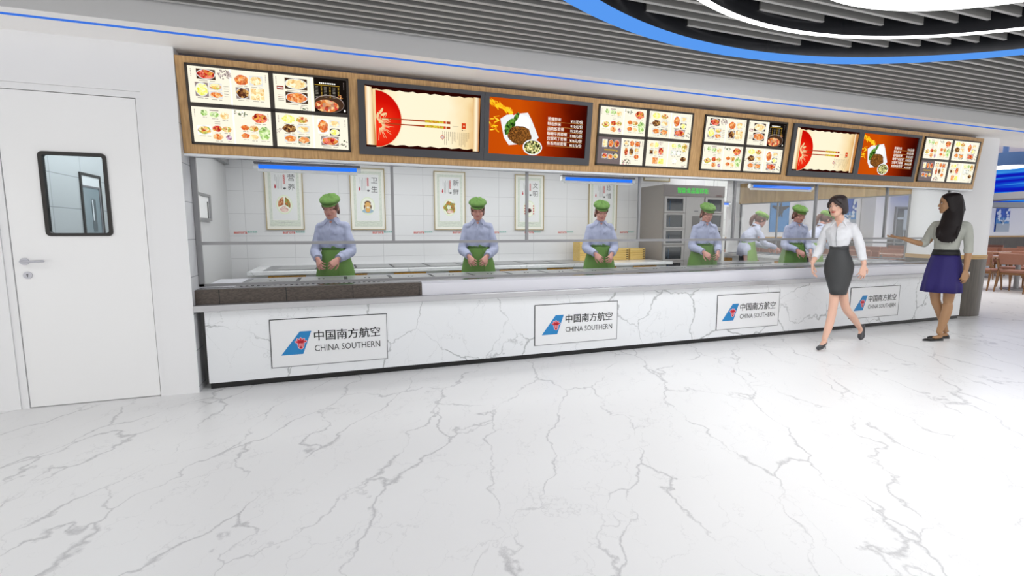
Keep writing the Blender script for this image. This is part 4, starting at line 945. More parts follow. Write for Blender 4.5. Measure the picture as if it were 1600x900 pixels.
# dining chairs and tables
leather = mat('chair_leather', '#94634f', .45, bump=.1); chair_wood = wood('chair_wood', '#6e4a2c', '#8c6238', (20, 20, 60), .4)
def make_chair():
    t = empty('dining_chair')
    mb = MB(); mb.box(-.23, -.22, .42, .23, .22, .475); mb.build('seat', leather, t, bevel=.015)
    mb = MB(); mb.box(-.22, -.21, .375, .22, .21, .419); mb.build('seat_frame', chair_wood, t)
    mb = MB(); b = []
    for zz, yy in ((.60, .235), (.72, .262), (.83, .272)):
        b.append([mb.bm.verts.new((x, yy+dy-.05*(1-(x/.25)**2)*0+.03*(-(abs(x)/.25)**2), zz)) for x, dy in ((-.25, 0), (-.12, 0), (0, 0), (.12, 0), (.25, 0), (.25, .04), (.12, .04), (0, .04), (-.12, .04), (-.25, .04))])
    mb.loft(b); mb.build('backrest', leather, t, bevel=.01)
    for sx in (-1, 1):
        mb = MB(); mb.tube([(sx*.215, -.20, .40), (sx*.235, -.235, 0)], [.022, .014], n=10, sub=1, round_caps=False); mb.build('leg', chair_wood, t)
        mb = MB(); mb.tube([(sx*.245, .285, .72), (sx*.235, .235, .42), (sx*.24, .31, 0)], [.015, .022, .014], n=10, sub=3, round_caps=False); mb.build('leg', chair_wood, t)
    return t
tbl_top = mat('table_brown', '#a8846e', .15)
def make_table():
    t = empty('dining_table')
    mb = MB(); mb.box(-.6, -.38, .715, .6, .38, .745); mb.build('table_top', tbl_top, t, bevel=.006)
    mb = MB(); mb.cyl((0, 0, .03), .045, .685, n=20); mb.build('pedestal', grey_metal, t)
    mb = MB(); mb.cyl((0, 0, 0), .26, .03, n=32); mb.build('base', grey_metal, t)
    return t
ch0 = make_chair(); tb0 = make_table(); first = [True, True]
rows = [(6.35, [14.25, 16.3, 18.35, 20.4]), (8.45, [10.9, 12.95, 15.0, 17.05, 19.1]), (10.6, [10.4, 12.45, 14.5, 16.55, 18.6, 20.65])]
names = ['front-row', 'middle-row', 'back-row']
for ri, (y, xs_) in enumerate(rows):
    for ci, x in enumerate(xs_):
        if first[0]: tt = tb0; first[0] = False
        else: tt = copy_tree(tb0)
        tt.location = (x, y, 0); tt.rotation_euler = (0, 0, PI/2)
        wh = ('leftmost' if ci == 0 else 'rightmost' if ci == len(xs_)-1 else ['', 'second from left', 'third from left', 'fourth from left', 'fifth from left'][ci])
        tag(tt, f'brown {names[ri]} dining table in the hall beyond the column, {wh}', 'table', 'dining hall tables')
        for kx, ky, rz, nm in ((-.63, -.3, PI/2, 'left near'), (.63, -.3, -PI/2, 'right near'), (-.63, .3, PI/2, 'left far'), (.63, .3, -PI/2, 'right far')):
            if first[1]: c = ch0; first[1] = False
            else: c = copy_tree(ch0)
            c.location = (x+kx+.01, y+ky, 0); c.rotation_euler = (0, 0, rz)
            tag(c, f'brown dining chair, {nm} side of the {names[ri]} table, {wh}', 'chair', 'brown chairs around the dining tables')
# ------------------------------------------------------------------ people
skin_l = mat('skin_light', '#c99a86', .5, sub=.08); skin_p = mat('skin_pink', '#c08a7c', .5, sub=.08); skin_t = mat('skin_tan', '#a8805c', .5, sub=.08); skin_f = mat('skin_fair', '#dcb09a', .5, sub=.08)
lip_red = mat('lip_red', '#b53236', .35); lip_soft = mat('lip_soft', '#a8605a', .45); dark_eye = mat('eye_dark', '#241a17', .3); eye_white = mat('eye_white', '#e0dcd8', .3); brow_m = mat('brow_brown', '#4a3026', .7)
hair_dark = mat('hair_dark', '#2a1f1f', .42, bump=.25, bscale=220); hair_black = mat('hair_black', '#120808', .5, spec=.3, bump=.15, bscale=220); hair_brown = mat('hair_brown', '#5a3020', .45, bump=.3, bscale=200)
shirt_lav = mat('shirt_lavender', '#9ea3bc', .75, bump=.15, bscale=30); shirt_white = mat('shirt_white', '#dfe0e3', .7, bump=.12, bscale=30); shirt_pale = mat('shirt_pale', '#bcc0d4', .75, bump=.15, bscale=30)
green_cloth = mat('green_cloth', '#5b8038', .8, bump=.15, bscale=40); green_dark = mat('green_dark', '#4f7333', .8); green_light = mat('green_light', '#7ba148', .8, bump=.15, bscale=40)
trouser = mat('trouser_black', '#1d1e22', .7); shoe_black = mat('shoe_black', '#141414', .35); shoe_grey = mat('shoe_grey', '#3d3d40', .35); skirt_grey = mat('skirt_grey', '#3a3b3c', .6, bump=.1, bscale=200)
skirt_purple = mat('skirt_purple', '#211560', .7); belt_black = mat('belt_black', '#101012', .6); knit = mat('knit_grey', '#a9aba2', .85, bump=.15, bscale=120); seam_m = mat('flap_lavender', '#8f93ad', .8)  # pocket flap gets its own darker lavender
def rot(axis, deg): return Matrix.Rotation(math.radians(deg), 4, axis)
def remesh(mb, name, material, parent, voxel, smooth=4, post=None, factor=.6):
    bmesh.ops.recalc_face_normals(mb.bm, faces=mb.bm.faces)
    me = bpy.data.meshes.new('tmp'); mb.bm.to_mesh(me); mb.bm.free()
    ob = bpy.data.objects.new('tmp', me); COL.objects.link(ob)
    m = ob.modifiers.new('r', 'REMESH'); m.mode = 'VOXEL'; m.voxel_size = voxel
    if smooth: s = ob.modifiers.new('s', 'SMOOTH'); s.factor = factor; s.iterations = smooth
    dg = bpy.context.evaluated_depsgraph_get(); me2 = bpy.data.meshes.new_from_object(ob.evaluated_get(dg))
    bpy.data.objects.remove(ob); bpy.data.meshes.remove(me)
    if post:
        new = [post(v.co.copy(), v.normal.copy()) for v in me2.vertices]
        me2.vertices.foreach_set('co', [c for q in new for c in q]); me2.update()
    me2.materials.clear(); me2.materials.append(material); me2.shade_smooth(); me2.name = name
    o = bpy.data.objects.new(name, me2); COL.objects.link(o); o.parent = parent; return o
def cloth(amp, freq, seed=0, z0=-9, z1=9):
    def f(co, n):
        q = co*freq+Vector((seed, seed*.7, 0)); a = noise.noise(Vector((q.x, q.y, q.z*.55)))
        b = noise.noise(q*2.3+Vector((5, 5, 5)))
        return co+n*(amp*a+amp*.45*b)
    return f
def head_mesh(mb, H, s=1.0):
    """H: head frame (origin skull centre, -y face, z up)"""
    T = [(-.112, -.060, .020, .018, .026), (-.102, -.052, .036, .034, .040), (-.084, -.038, .050, .049, .060), (-.058, -.022, .060, .066, .074), (-.030, -.008, .067, .080, .082),
         (0, 0, .0715, .086, .090), (.030, 0, .0745, .089, .097), (.058, 0, .072, .084, .096), (.084, .003, .060, .069, .082), (.103, .005, .041, .047, .056), (.113, .006, .018, .02, .024)]
    n = 28; rings = []
    for z, cy, rx, rf, rb in T:
        rings.append([mb.bm.verts.new(H @ (s*Vector((rx*math.cos(2*PI*i/n), cy+(rf if math.sin(2*PI*i/n) < 0 else rb)*math.sin(2*PI*i/n), z)))) for i in range(n)])
    mb.loft(rings)
    def P(x, y, z): return H @ (s*Vector((x, y, z)))
    e = H.to_euler(); e = (e.x, e.y, e.z)
    mb.tube([P(0, -.083, .012), P(0, -.091, -.012), P(0, -.099, -.031)], [.0060*s, .0072*s, .0098*s], n=10)
    for sx in (-1, 1):
        mb.blob(P(sx*.010, -.090, -.035), (.0068*s, .009*s, .006*s), e, 8, 6)
        mb.blob(P(sx*.075, .008, -.010), (.007*s, .017*s, .030*s), e, 10, 8)
        mb.blob(P(sx*.036, -.062, -.034), (.022*s, .020*s, .020*s), e, 10, 8)
    mb.blob(P(0, -.079, -.060), (.026*s, .014*s, .016*s), e, 12, 8)
    mb.blob(P(0, -.071, -.099), (.020*s, .014*s, .014*s), e, 10, 8)
    mb.blob(P(0, -.074, .026), (.046*s, .014*s, .012*s), e, 12, 8)
def sockets(H, s=1.0):
    Hi = H.inverted()
    def f(co, n):
        l = (Hi @ co)/s
        if abs(l.x) < .07 and -.14 < l.z < .14 and l.y < -.03:
            for sx in (-1, 1):
                d2 = ((l.x-sx*.031)/.015)**2+((l.z-.004)/.010)**2; l = l+Vector((0, .0075*math.exp(-d2), 0))
            return H @ (l*s)
        return co
    return f
def face_parts(parent, H, s, eyes, lip, brow=brow_m, look=(0, 0)):
    def P(x, y, z): return H @ (s*Vector((x, y, z)))
    e = H.to_euler(); e = (e.x, e.y, e.z)
    for sx in (-1, 1):
        if eyes == 'open':
            mb = MB(); mb.blob(P(sx*.031, -.0775, .003), (.0135*s, .006*s, .0060*s), e, 14, 8); ew = mb.build('eye', eye_white, parent, smooth=True)
            mb = MB(); mb.blob(P(sx*.031+look[0], -.0828, .003+look[1]), (.0055*s, .0022*s, .0055*s), e, 10, 8); mb.build('iris', dark_eye, ew, smooth=True)
            mb = MB(); mb.tube([P(sx*.016, -.0825, .003), P(sx*.031, -.0855, .0095), P(sx*.047, -.078, .005)], [.0012*s, .0019*s, .0012*s], n=6); mb.build('eyelashes', dark_eye, ew, smooth=True)
        else:
            mb = MB(); mb.blob(P(sx*.031, -.0775, .004), (.0145*s, .0068*s, .0075*s), e, 14, 8); ew = mb.build('eyelid', skin_p, parent, smooth=True)
            mb = MB(); mb.tube([P(sx*.016, -.0815, .001), P(sx*.031, -.0850, -.0035), P(sx*.047, -.077, .001)], [.0014*s, .0021*s, .0014*s], n=6); mb.build('eyelashes', dark_eye, ew, smooth=True)
        mb = MB(); mb.tube([P(sx*.015, -.0885, .0250), P(sx*.032, -.0872, .0272), P(sx*.049, -.0740, .0215)], [(.0016*s, .0022*s), (.0016*s, .0022*s), (.0010*s, .0012*s)], n=6); mb.build('eyebrow', brow, parent, smooth=True)
    mb = MB(); mb.tube([P(-.024, -.0845, -.0585), P(-.010, -.0935, -.0545), P(0, -.0945, -.0560), P(.010, -.0935, -.0545), P(.024, -.0845, -.0585)], [.0018*s, .0034*s, .0036*s, .0034*s, .0018*s], n=8)
    mb.tube([P(-.021, -.0845, -.0600), P(0, -.0935, -.0640), P(.021, -.0845, -.0600)], [.0018*s, .0042*s, .0018*s], n=8); mb.build('lips', lip, parent, smooth=True)
def hand(mb, wrist, d, palm, side, curl=(20, 30, 25), spread=4, s=1.0, thumb_close=.35):
    """d: direction wrist->fingers, palm: palm normal, side: +1/-1 thumb side along (d x palm)"""
    wrist = Vector(wrist); d = Vector(d).normalized(); palm = Vector(palm); palm = (palm-d*palm.dot(d)).normalized(); t = d.cross(palm).normalized()*side
    # palm
    mb.tube([wrist-d*.012, wrist+d*.018*s, wrist+d*.055*s, wrist+d*.088*s], [(.022*s, .017*s), (.028*s, .015*s), (.038*s, .0135*s), (.037*s, .011*s)] if True else None, n=14, hint=palm)
    lens = [(.040, .025, .020), (.045, .028, .021), (.042, .026, .021), (.033, .020, .018)]
    for k in range(4):
        off = (.0285-.0190*k)*s; a = math.radians(spread*(1.5-k)); ax = t
        f = (d*math.cos(a)+t*math.sin(a)).normalized(); p = wrist+d*(.082-(.006 if k in (0, 2) else .016 if k == 3 else 0))*s+t*off; pts = [p-f*.012*s, p]; ang = 0
        rr = [.0088, .0086, .0078, .0066] if k < 3 else [.0078, .0075, .0068, .0058]
        for j in range(3):
            ang += curl[j]*(1+.08*k); A = math.radians(ang); v = f*math.cos(A)+palm*math.sin(A); p = p+v*lens[k][j]*s; pts.append(p)
        mb.tube(pts, [rr[0]*s]+[r_*s for r_ in rr], n=10, sub=2)
    b = wrist+d*.022*s+t*.024*s+palm*.004; f = (d*.62+t*.72+palm*thumb_close).normalized(); p1 = b+f*.036*s; f2 = (d*.82+t*.35+palm*(thumb_close+.2)).normalized(); p2 = p1+f2*.031*s; p3 = p2+(f2+d*.2+palm*.1).normalized()*.024*s
    mb.tube([b-f*.01, b, p1, p2, p3], [.012*s, .0125*s, .0105*s, .0092*s, .0072*s], n=10, sub=2)
def foot(mb, ankle, toe, s=1.0, heel=0):
    a = Vector(ankle); t = Vector(toe); d = (t-a); d.z = 0; d.normalize()
    hz = max(.03, a.z-.065)
    hl = Vector((a.x, a.y, hz))-d*.028
    mb.tube([hl, Vector((a.x, a.y, hz+.02))+d*.03, (a+t)/2*1.0+Vector((0, 0, -.012)), t+Vector((0, 0, .020))-d*.03], [(.026, .028), (.030, .036), (.036, .026), (.034, .014)], n=14, hint=(0, 0, 1))
def strip(mb, pts, wv, th, nrm):
    """flat ribbon along pts, half width vector wv, thickness along nrm"""
    a = []; 
    for p in pts:
        p = Vector(p); w_ = Vector(wv); n_ = Vector(nrm)*th
        a.append([mb.bm.verts.new(p-w_), mb.bm.verts.new(p+w_), mb.bm.verts.new(p+w_+n_), mb.bm.verts.new(p-w_+n_)])
    mb.loft(a)
def collar(parent, c, tilt, r, material, drop=.050, open_=64, name='collar', spread=.055):
    """folded shirt collar around neck centre c"""
    T = Matrix.Translation(Vector(c)) @ tilt; mb = MB(); rings = []
    N = 22
    for i in range(N+1):
        a = math.radians(-90+open_*.45+(360-open_*.9)*i/N); k = abs(i/N-.5)*2; fr = max(0, (k-.80)/.20)
        ct = Vector((math.cos(a), math.sin(a), 0)); dr = drop*(.62+.45*fr); out_ = r*(1.28+.18*fr)
        prof = [(r*1.0, .030-.012*fr), (r*1.05, .034-.012*fr), (out_+.004, .034-dr), (out_-.002, .032-dr-.003)]
        if fr > 0: ct2 = Vector((ct.x+(.30*fr if ct.x > 0 else -.30*fr), ct.y, 0))
        else: ct2 = ct
        rings.append([mb.bm.verts.new(T @ Vector(((ct.x if j < 2 else ct2.x)*rr, ct.y*rr, zz))) for j, (rr, zz) in enumerate(prof)])
    mb.loft(rings); return mb.build(name, material, parent, smooth=False)
def skirt_loft(parent, name, material, rings, a0=0, a1=360, n=72, pleat=0, pn=9, th=.006, noise_amp=.004):
    """rings: (z, cx, cy, rx, ry); open or closed loft with thickness"""
    mb = MB(); closed = (a1-a0) >= 360; L_ = []
    for q, (z, cx, cy, rx, ry) in enumerate(rings):
        f = q/(len(rings)-1); row = []
        for i in range(n if closed else n+1):
            a = math.radians(a0+(a1-a0)*i/n-90); k = 1+pleat*f*math.cos(pn*a)+noise_amp/.1*noise.noise(Vector((math.cos(a)*2, math.sin(a)*2, z*3)))*f
            row.append(mb.bm.verts.new((cx+rx*k*math.cos(a), cy+ry*k*math.sin(a), z)))
        L_.append(row)
    mb.loft(L_, closed=closed, cap=False)
    o = mb.build(name, material, parent, smooth=True); m = o.modifiers.new('thick', 'SOLIDIFY'); m.thickness = th; m.offset = -1; return o
# ---- cooks
def cook(pose, shirt, apronm, hairm, pony):
    t = empty('cook')
    if pose == 'front':
        hips = Vector((0, .02, .92)); lean = [(0, .02, .92), (0, .015, 1.05), (0, .0, 1.18), (0, -.02, 1.30), (0, -.03, 1.37)]
        sh = (.146, -.02, 1.345); el = (.190, -.055, 1.085); wr = (.108, -.235, 1.015); tip = Vector((-.30, -.80, -.42)); hc = Vector((0, -.075, 1.553)); ht = 19; hy = 0
        arms = [(Vector((sx*sh[0], sh[1], sh[2])), Vector((sx*el[0], el[1], el[2])), Vector((sx*wr[0], wr[1], wr[2])), Vector((-sx*.38, -.78, -.50))) for sx in (-1, 1)]
    else:
        lean = [(0, .03, .92), (0, .02, 1.04), (0, -.02, 1.17), (0, -.085, 1.28), (0, -.12, 1.345)]
        arms = [(Vector((sx*.146, -.105, 1.325)), Vector((sx*.20, -.20, 1.09)), Vector((sx*.12, -.42, 1.02)), Vector((-sx*.2, -.85, -.45))) for sx in (-1, 1)]
        hc = Vector((0, -.205, 1.50)); ht = 22; hy = 0
    nb = Vector(lean[-1])+Vector((0, .0, .035)); H = Matrix.Translation(hc) @ rot('Z', hy) @ rot('X', ht)
    mb = MB()
    mb.tube(lean, [(.145, .095), (.105, .075), (.125, .085), (.140, .075), (.085, .045)], n=20, hint=(0, -1, 0))
    mb.tube([nb-Vector((0, -.01, .03)), nb+Vector((0, .0, .02)), hc+(H.to_3x3() @ Vector((0, .018, -.055)))], [.050, .047, .048], n=16)
    head_mesh(mb, H)
    for (a, b, c, dr), sx in zip(arms, (-1, 1)):
        mb.tube([a+Vector((-sx*.02, 0, -.035)), b, c], [.034, .036, .026], n=14, sub=4)
        hand(mb, c+dr.normalized()*.012, dr, (-sx*.75, .25, -.55), sx*1, curl=(28, 38, 30), spread=3, s=.98)
    for sx in (-1, 1):
        mb.tube([(sx*.085, .03, .90), (sx*.09, .02, .48), (sx*.10, .04, .09)], [.078, .052, .036], n=14, sub=3); foot(mb, (sx*.10, .04, .09), (sx*.12, -.17, .01))
    remesh(mb, 'body', skin_p, t, .0042, 5, sockets(H))
    face_parts(t, H, 1.0, 'closed', lip_soft)
    # shirt
    mb = MB(); L0 = [Vector(p) for p in lean]
    mb.tube([L0[0]+Vector((0, 0, .02)), L0[1]+Vector((0, 0, .03)), L0[1]+Vector((0, -.01, .09)), L0[2]+Vector((0, 0, .03)), L0[3], L0[4]+Vector((0, 0, -.005))], [(.145, .112), (.122, .100), (.146, .122), (.155, .122), (.160, .100), (.108, .070)], n=24, hint=(0, -1, 0))
    mb.tube([L0[4]+Vector((0, 0, -.02)), L0[4]+Vector((0, .0, .038))], [(.085, .070), (.060, .058)], n=18, hint=(0, -1, 0), round_caps=False)
    for (a, b, c, dr), sx in zip(arms, (-1, 1)):
        ax = (c-b).normalized(); n0 = Vector(L0[4])+Vector((sx*.045, .005, .012))
        mb.tube([n0, a*.45+n0*.55+Vector((0, 0, .004)), a+Vector((-sx*.012, 0, .004))], [(.050, .040), (.058, .040), (.052, .046)], n=16, sub=3)
        mb.tube([a-Vector((sx*.035, 0, .018)), a+Vector((-sx*.010, 0, -.022)), a*.5+b*.5+Vector((sx*.002, 0, 0)), b, b*.45+c*.55, c-ax*.03], [.043, .048, .050, .054, .052, .042], n=16, sub=4)
        mb.tube([c-ax*.05, c-ax*.004], [.043, .041], n=14, round_caps=False)
    sm = remesh(mb, 'shirt', shirt, t, .0075, 3, cloth(.010, 11, 3))
    for (a, b, c, dr), sx in zip(arms, (-1, 1)):
        ax = (c-b).normalized(); m2 = MB(); m2.tube([c-ax*.045, c+ax*.002], [.0455, .0435], n=18, round_caps=False); m2.build('cuff', shirt, sm, smooth=False, auto=40)
    collar(t, tuple(nb+Vector((0, 0, .006))), rot('X', 14 if pose == 'front' else 24), .061, shirt)
    if pose == 'front':
        mb = MB(); V_ = [(-.022, -.076, 1.418), (.022, -.076, 1.418), (0, -.108, 1.375)]; a_ = [mb.bm.verts.new(v) for v in V_]; b_ = [mb.bm.verts.new((v[0], v[1]-.005, v[2]+.002)) for v in V_]; mb.loft([a_, b_]); mb.build('neckline_skin', skin_p, sm)
        mb = MB(); pts = [(0, -.118-.0, 1.385), (0, -.140, 1.33), (0, -.150, 1.25), (0, -.148, 1.17), (0, -.136, 1.12)]
        strip(mb, pts, (.006, 0, 0), .002, (0, -1, 0)); mb.build('button_placket', shirt, sm)
        mb = MB(); strip(mb, [(.072, -.134, 1.284), (.072, -.136, 1.279)], (.028, .010, .003), .002, (0, -1, 0)); mb.build('pocket_flap', seam_m, sm)
    # apron
    top = 1.145 if pose == 'front' else 1.12; cy = .005
    a0, a1 = (-150, 150)
    if pose == 'front': R_ = [(top, 0, cy, .128, .112), (1.08, 0, cy, .138, .122), (1.0, 0, cy, .166, .142), (.90, 0, cy, .192, .158), (.75, 0, cy, .215, .172), (.55, 0, cy, .228, .18), (.42, 0, cy, .232, .185)]
    else: R_ = [(top, 0, cy, .140, .122), (1.05, 0, cy, .150, .128), (.95, 0, cy, .176, .150), (.85, 0, cy, .19, .165), (.70, 0, cy-.01, .20, .18), (.60, 0, cy-.01, .205, .185)]; a0, a1 = -112, 112
    ap = skirt_loft(t, 'apron', apronm, R_, a0, a1, pleat=.03, pn=7)
    fold = [(q[0], q[1], q[2], q[3]*1.035, q[4]*1.035) for q in R_]; fo = skirt_loft(t, 'apron_fold', apronm, fold, 22, 80, pleat=.03, pn=7); 
    fo.parent = ap
    skirt_loft(ap, 'waistband', green_dark if pose == 'front' else apronm, [(top+.012, 0, cy, .131, .115), (top-.045, 0, cy, .140, .122)], -165, 165, th=.007)
    if pose != 'front':
        skirt_loft(t, 'shirt_tail', shirt, [(1.10, 0, .02, .136, .118), (.98, 0, .02, .168, .145), (.88, 0, .02, .175, .150)], 0, 360, pleat=.02)
    mb = MB()
    for sx in (-1, 1): mb.tube([(sx*.075, .03, .92), (sx*.085, .02, .48), (sx*.10, .04, .075)], [.078, .066, .056], n=16, sub=3, round_caps=False)
    mb.tube([(0, .02, .86), (0, .02, 1.0)], [(.150, .108), (.115, .088)], n=18, hint=(0, -1, 0), round_caps=True)
    remesh(mb, 'trousers', trouser, t, .010, 3)
    for sx in (-1, 1):
        mb = MB(); mb.tube([(sx*.10, .085, .045), (sx*.10, .04, .05), (sx*.11, -.08, .040), (sx*.12, -.17, .032)], [(.036, .042), (.040, .046), (.044, .034), (.038, .024)], n=16, hint=(0, 0, 1)); mb.build('shoe', shoe_black, t, smooth=True)
    # hair
    def P(x, y, z): return H @ Vector((x, y, z))
    e = tuple(H.to_euler())
    mb = MB(); mb.blob(P(0, .012, .006), (.0825, .094, .086), e, 20, 14); [mb.blob(P(q*.074, -.022, .026), (.010, .030, .030), e, 10, 8) for q in (-1, 1)]
    if pony:
        mb.tube([P(0, .095, .035), P(0, .130, .020), P(0, .145, -.04), P(0, .135, -.11), P(0, .12, -.155)], [.020, .032, .036, .030, .012], n=12)
        mb.tube([P(0, .08, .05), P(0, .10, .035)], [.04, .026], n=12)
    else: mb.tube([P(0, .085, -.01), P(0, .105, -.045), P(0, .09, -.085)], [.034, .040, .022], n=12); mb.tube([P(.06, .03, -.02), P(.062, .045, -.075)], [.025, .016], n=10); mb.tube([P(-.06, .03, -.02), P(-.062, .045, -.075)], [.025, .016], n=10)
    remesh(mb, 'hair', hairm, t, .006, 3)
    # cap
    mb = MB(); rings = []; n = 48
    prof = [(.085, .050), (.092, .056), (.104, .064), (.112, .078), (.109, .096), (.090, .113), (.055, .124), (.015, .128)]
    for q, (rr, zz) in enumerate(prof):
        row = []
        for i in range(n):
            a = 2*PI*i/n; pl = 1+(.035*math.cos(8*a)*(1 if 1 < q < 7 else 0)); x = rr*.93*pl*math.cos(a); y = rr*1.12*pl*math.sin(a)+.004+.012*(q/7)
            row.append(mb.bm.verts.new(H @ Vector((x, y, zz+.010*math.sin(8*a+q)*(q > 4)-.006*math.sin(a)*-1*(q > 2)))))
        rings.append(row)
    mb.loft(rings); cp = mb.build('cap', apronm, t, smooth=True)
    mb = MB(); rg = []
    for rr, zz in ((.0815, .042), (.0815, .060), (.086, .060), (.086, .042)): rg.append([mb.bm.verts.new(H @ Vector((rr*.93*math.cos(2*PI*i/40), rr*1.12*math.sin(2*PI*i/40)+.004, zz))) for i in range(40)])
    mb.loft(rg+[rg[0]], cap=False); mb.build('cap_band', green_dark if pose == 'front' else apronm, cp, smooth=False)
    mb = MB(); rows = []
    for i in range(17):
        a = PI+PI*(i+.0)/16; c_, s_ = math.cos(a), math.sin(a); k = max(0, -s_)
        rows.append([mb.bm.verts.new(H @ Vector((.078*c_, .090*s_, .046))), mb.bm.verts.new(H @ Vector((.080*c_*(1+.02*k), .094*s_-.026*k**.8, .042-.006*k))), mb.bm.verts.new(H @ Vector((.080*c_*(1+.02*k), .094*s_-.026*k**.8, .048-.006*k))), mb.bm.verts.new(H @ Vector((.078*c_, .090*s_, .056)))])
    mb.loft(rows); mb.build('cap_brim', apronm, cp, smooth=False)
    return t
c0 = cook('front', shirt_lav, green_cloth, hair_brown, False)
labs = ['cook in lavender shirt and green cap looking down, leftmost behind the counter', 'cook in lavender shirt and green apron between the salad and red drink posters', 'cook in green cap and apron standing before the bamboo boxes', 'cook in green cap and apron standing before the grey sample cabinet', 'cook in green cap and apron directly left of the walking woman']
for i, (x, lab) in enumerate(zip((-.045, 1.57, 3.215, 4.90, 6.635), labs)):
    c = c0 if i == 0 else copy_tree(c0)
    c.location = (x*1.010, 5.665, 0); c.rotation_euler = (0, 0, math.radians(-16)); c.scale = (1.0, 1.0, 1.0)
    tag(c, lab, 'person', 'cooks in green caps facing the counter')
s0 = cook('side', shirt_pale, green_light, hair_brown, True)
for i, (x, y, lab) in enumerate(((6.84, 6.72, 'cook with a ponytail seen in profile, light green cap, before the jet poster'), (7.66, 6.12, 'cook with a ponytail partly hidden between the fifth cook and a glass post'))):
    c = s0 if i == 0 else copy_tree(s0)
    c.location = (x, y, 0); c.rotation_euler = (0, 0, math.radians(68)); tag(c, lab, 'person', 'ponytailed cooks facing the side counter')
# ---- walking woman in white shirt and grey skirt
def pump(parent, ankle, toe, heelpt, material):
    t_, h_ = Vector(toe), Vector(heelpt); d = (t_-h_).normalized(); up = Vector((0, 0, 1)); sd = d.cross(up).normalized(); up = sd.cross(d)
    mb = MB(); L_ = (t_-h_).length
    prof = [(0, .020, .030, .012), (.12, .027, .036, .012), (.30, .029, .022, .010), (.50, .031, .014, .008), (.68, .036, .018, .006), (.82, .034, .024, .004), (.93, .022, .018, .004), (1.0, .006, .007, .003)]
    rows = []
    for f, w_, hh, bb in prof:
        c = h_+d*(L_*f); n = 14; rows.append([mb.bm.verts.new(c+sd*(w_*math.cos(2*PI*i/n))+up*((hh if math.sin(2*PI*i/n) > 0 else bb)*math.sin(2*PI*i/n)+.004)) for i in range(n)])
    mb.loft(rows); o = mb.build('shoe', material, parent, smooth=True)
    mb = MB(); down = (Vector((0, 0, -1))*.8-up*.4).normalized(); mb.tube([h_+d*.012, h_+d*.006+down*.04, h_+down*.078-d*.002], [.012, .006, .0045], n=8); mb.build('heel', material, o, smooth=True)
    return o
w1 = empty('woman', (5.305, 3.894, 0)); w1.rotation_euler = (0, 0, math.radians(-65)); tag(w1, 'woman with black bob walking, white shirt, dark grey pencil skirt and heels', 'person')
hc = Vector((-.045, -.055, 1.583)); H = Matrix.Translation(hc) @ rot('Z', -16) @ rot('X', 9)
rS, lS = Vector((-.150, .0, 1.352)), Vector((.118, -.02, 1.352)); rE, lE = Vector((-.190, .02, 1.125)), Vector((.178, .02, 1.125)); rW, lW = Vector((-.225, -.15, .945)), Vector((.235, -.02, .945))
mb = MB(); mb.tube([(0, 0, .88), (0, 0, .96), (-.01, -.005, 1.10), (-.015, -.01, 1.25), (-.015, 0, 1.35)], [(.125, .09), (.125, .09), (.072, .06), (.098, .075), (.08, .05)], n=20, hint=(0, -1, 0))
mb.tube([(-.015, .0, 1.36), (-.02, -.01, 1.41), (-.038, -.03, 1.51)], [.055, .046, .046], n=16); head_mesh(mb, H)
for a, b, c, sx, dr, pl in ((rS, rE, rW, -1, (.10, -.20, -1), (.9, .1, 0)), (lS, lE, lW, 1, (-.05, -.16, -1), (-.6, .75, 0))):
    mb.tube([a+Vector((-sx*.02, 0, -.035)), b, c], [.032, .034, .024], n=14, sub=4); hand(mb, c+Vector(dr)*.012, dr, pl, sx, curl=(14, 20, 16), spread=6, s=.95, thumb_close=.2)
mb.tube([(-.055, 0, .90), (-.012, -.050, .66), (.0, -.130, .43), (.0, -.225, .28), (-.017, -.32, .115)], [.070, .052, .043, .041, .026], n=16, sub=3)
mb.tube([(.055, .01, .90), (.045, .045, .66), (.075, .120, .43), (.122, .27, .31), (.17, .455, .155)], [.070, .052, .043, .041, .026], n=16, sub=3)
mb.tube([(-.015, -.30, .10), (-.022, -.35, .065), (-.03, -.42, .028)], [(.026, .03), (.028, .02), (.026, .012)], n=12); mb.tube([(.17, .46, .15), (.178, .47, .11), (.183, .445, .062)], [(.026, .026), (.028, .022), (.026, .014)], n=12)
remesh(mb, 'body', skin_f, w1, .0042, 5, sockets(H)); face_parts(w1, H, 1.0, 'open', lip_red, look=(-.002, 0))
pump(w1, None, (-.036, -.475, .014), (-.012, -.285, .078), shoe_grey); pump(w1, None, (.190, .425, .020), (.186, .515, .185), shoe_grey)
mb = MB(); mb.tube([(-.01, 0, 1.04), (-.01, -.002, 1.125), (-.012, -.008, 1.165), (-.015, -.015, 1.23), (-.018, -.015, 1.30), (-.018, -.002, 1.362)], [(.078, .070), (.080, .074), (.100, .092), (.116, .116), (.128, .100), (.104, .060)], n=24, hint=(0, -1, 0))
mb.tube([(-.018, 0, 1.34), (-.02, -.002, 1.392)], [(.085, .066), (.055, .052)], n=18, hint=(0, -1, 0), round_caps=False)
for a, b, c, sx in ((rS, rE, rW, -1), (lS, lE, lW, 1)):
    ax = (c-b).normalized(); k = b.lerp(c, .62); n0 = Vector((-.018+sx*.045, .002, 1.372))
    mb.tube([n0, a*.45+n0*.55+Vector((0, 0, .002)), a+Vector((-sx*.012, 0, .0))], [(.045, .036), (.052, .036), (.046, .040)], n=16, sub=3)
    mb.tube([a-Vector((sx*.03, 0, .016)), a+Vector((-sx*.008, 0, -.018)), a.lerp(b, .5)+Vector((sx*.004, 0, 0)), b+Vector((sx*.004, 0, 0)), b.lerp(c, .3), k], [.036, .042, .045, .050, .047, .038], n=16, sub=4)
    mb.tube([k-ax*.01, k+ax*.03], [.040, .038], n=14, round_caps=False)
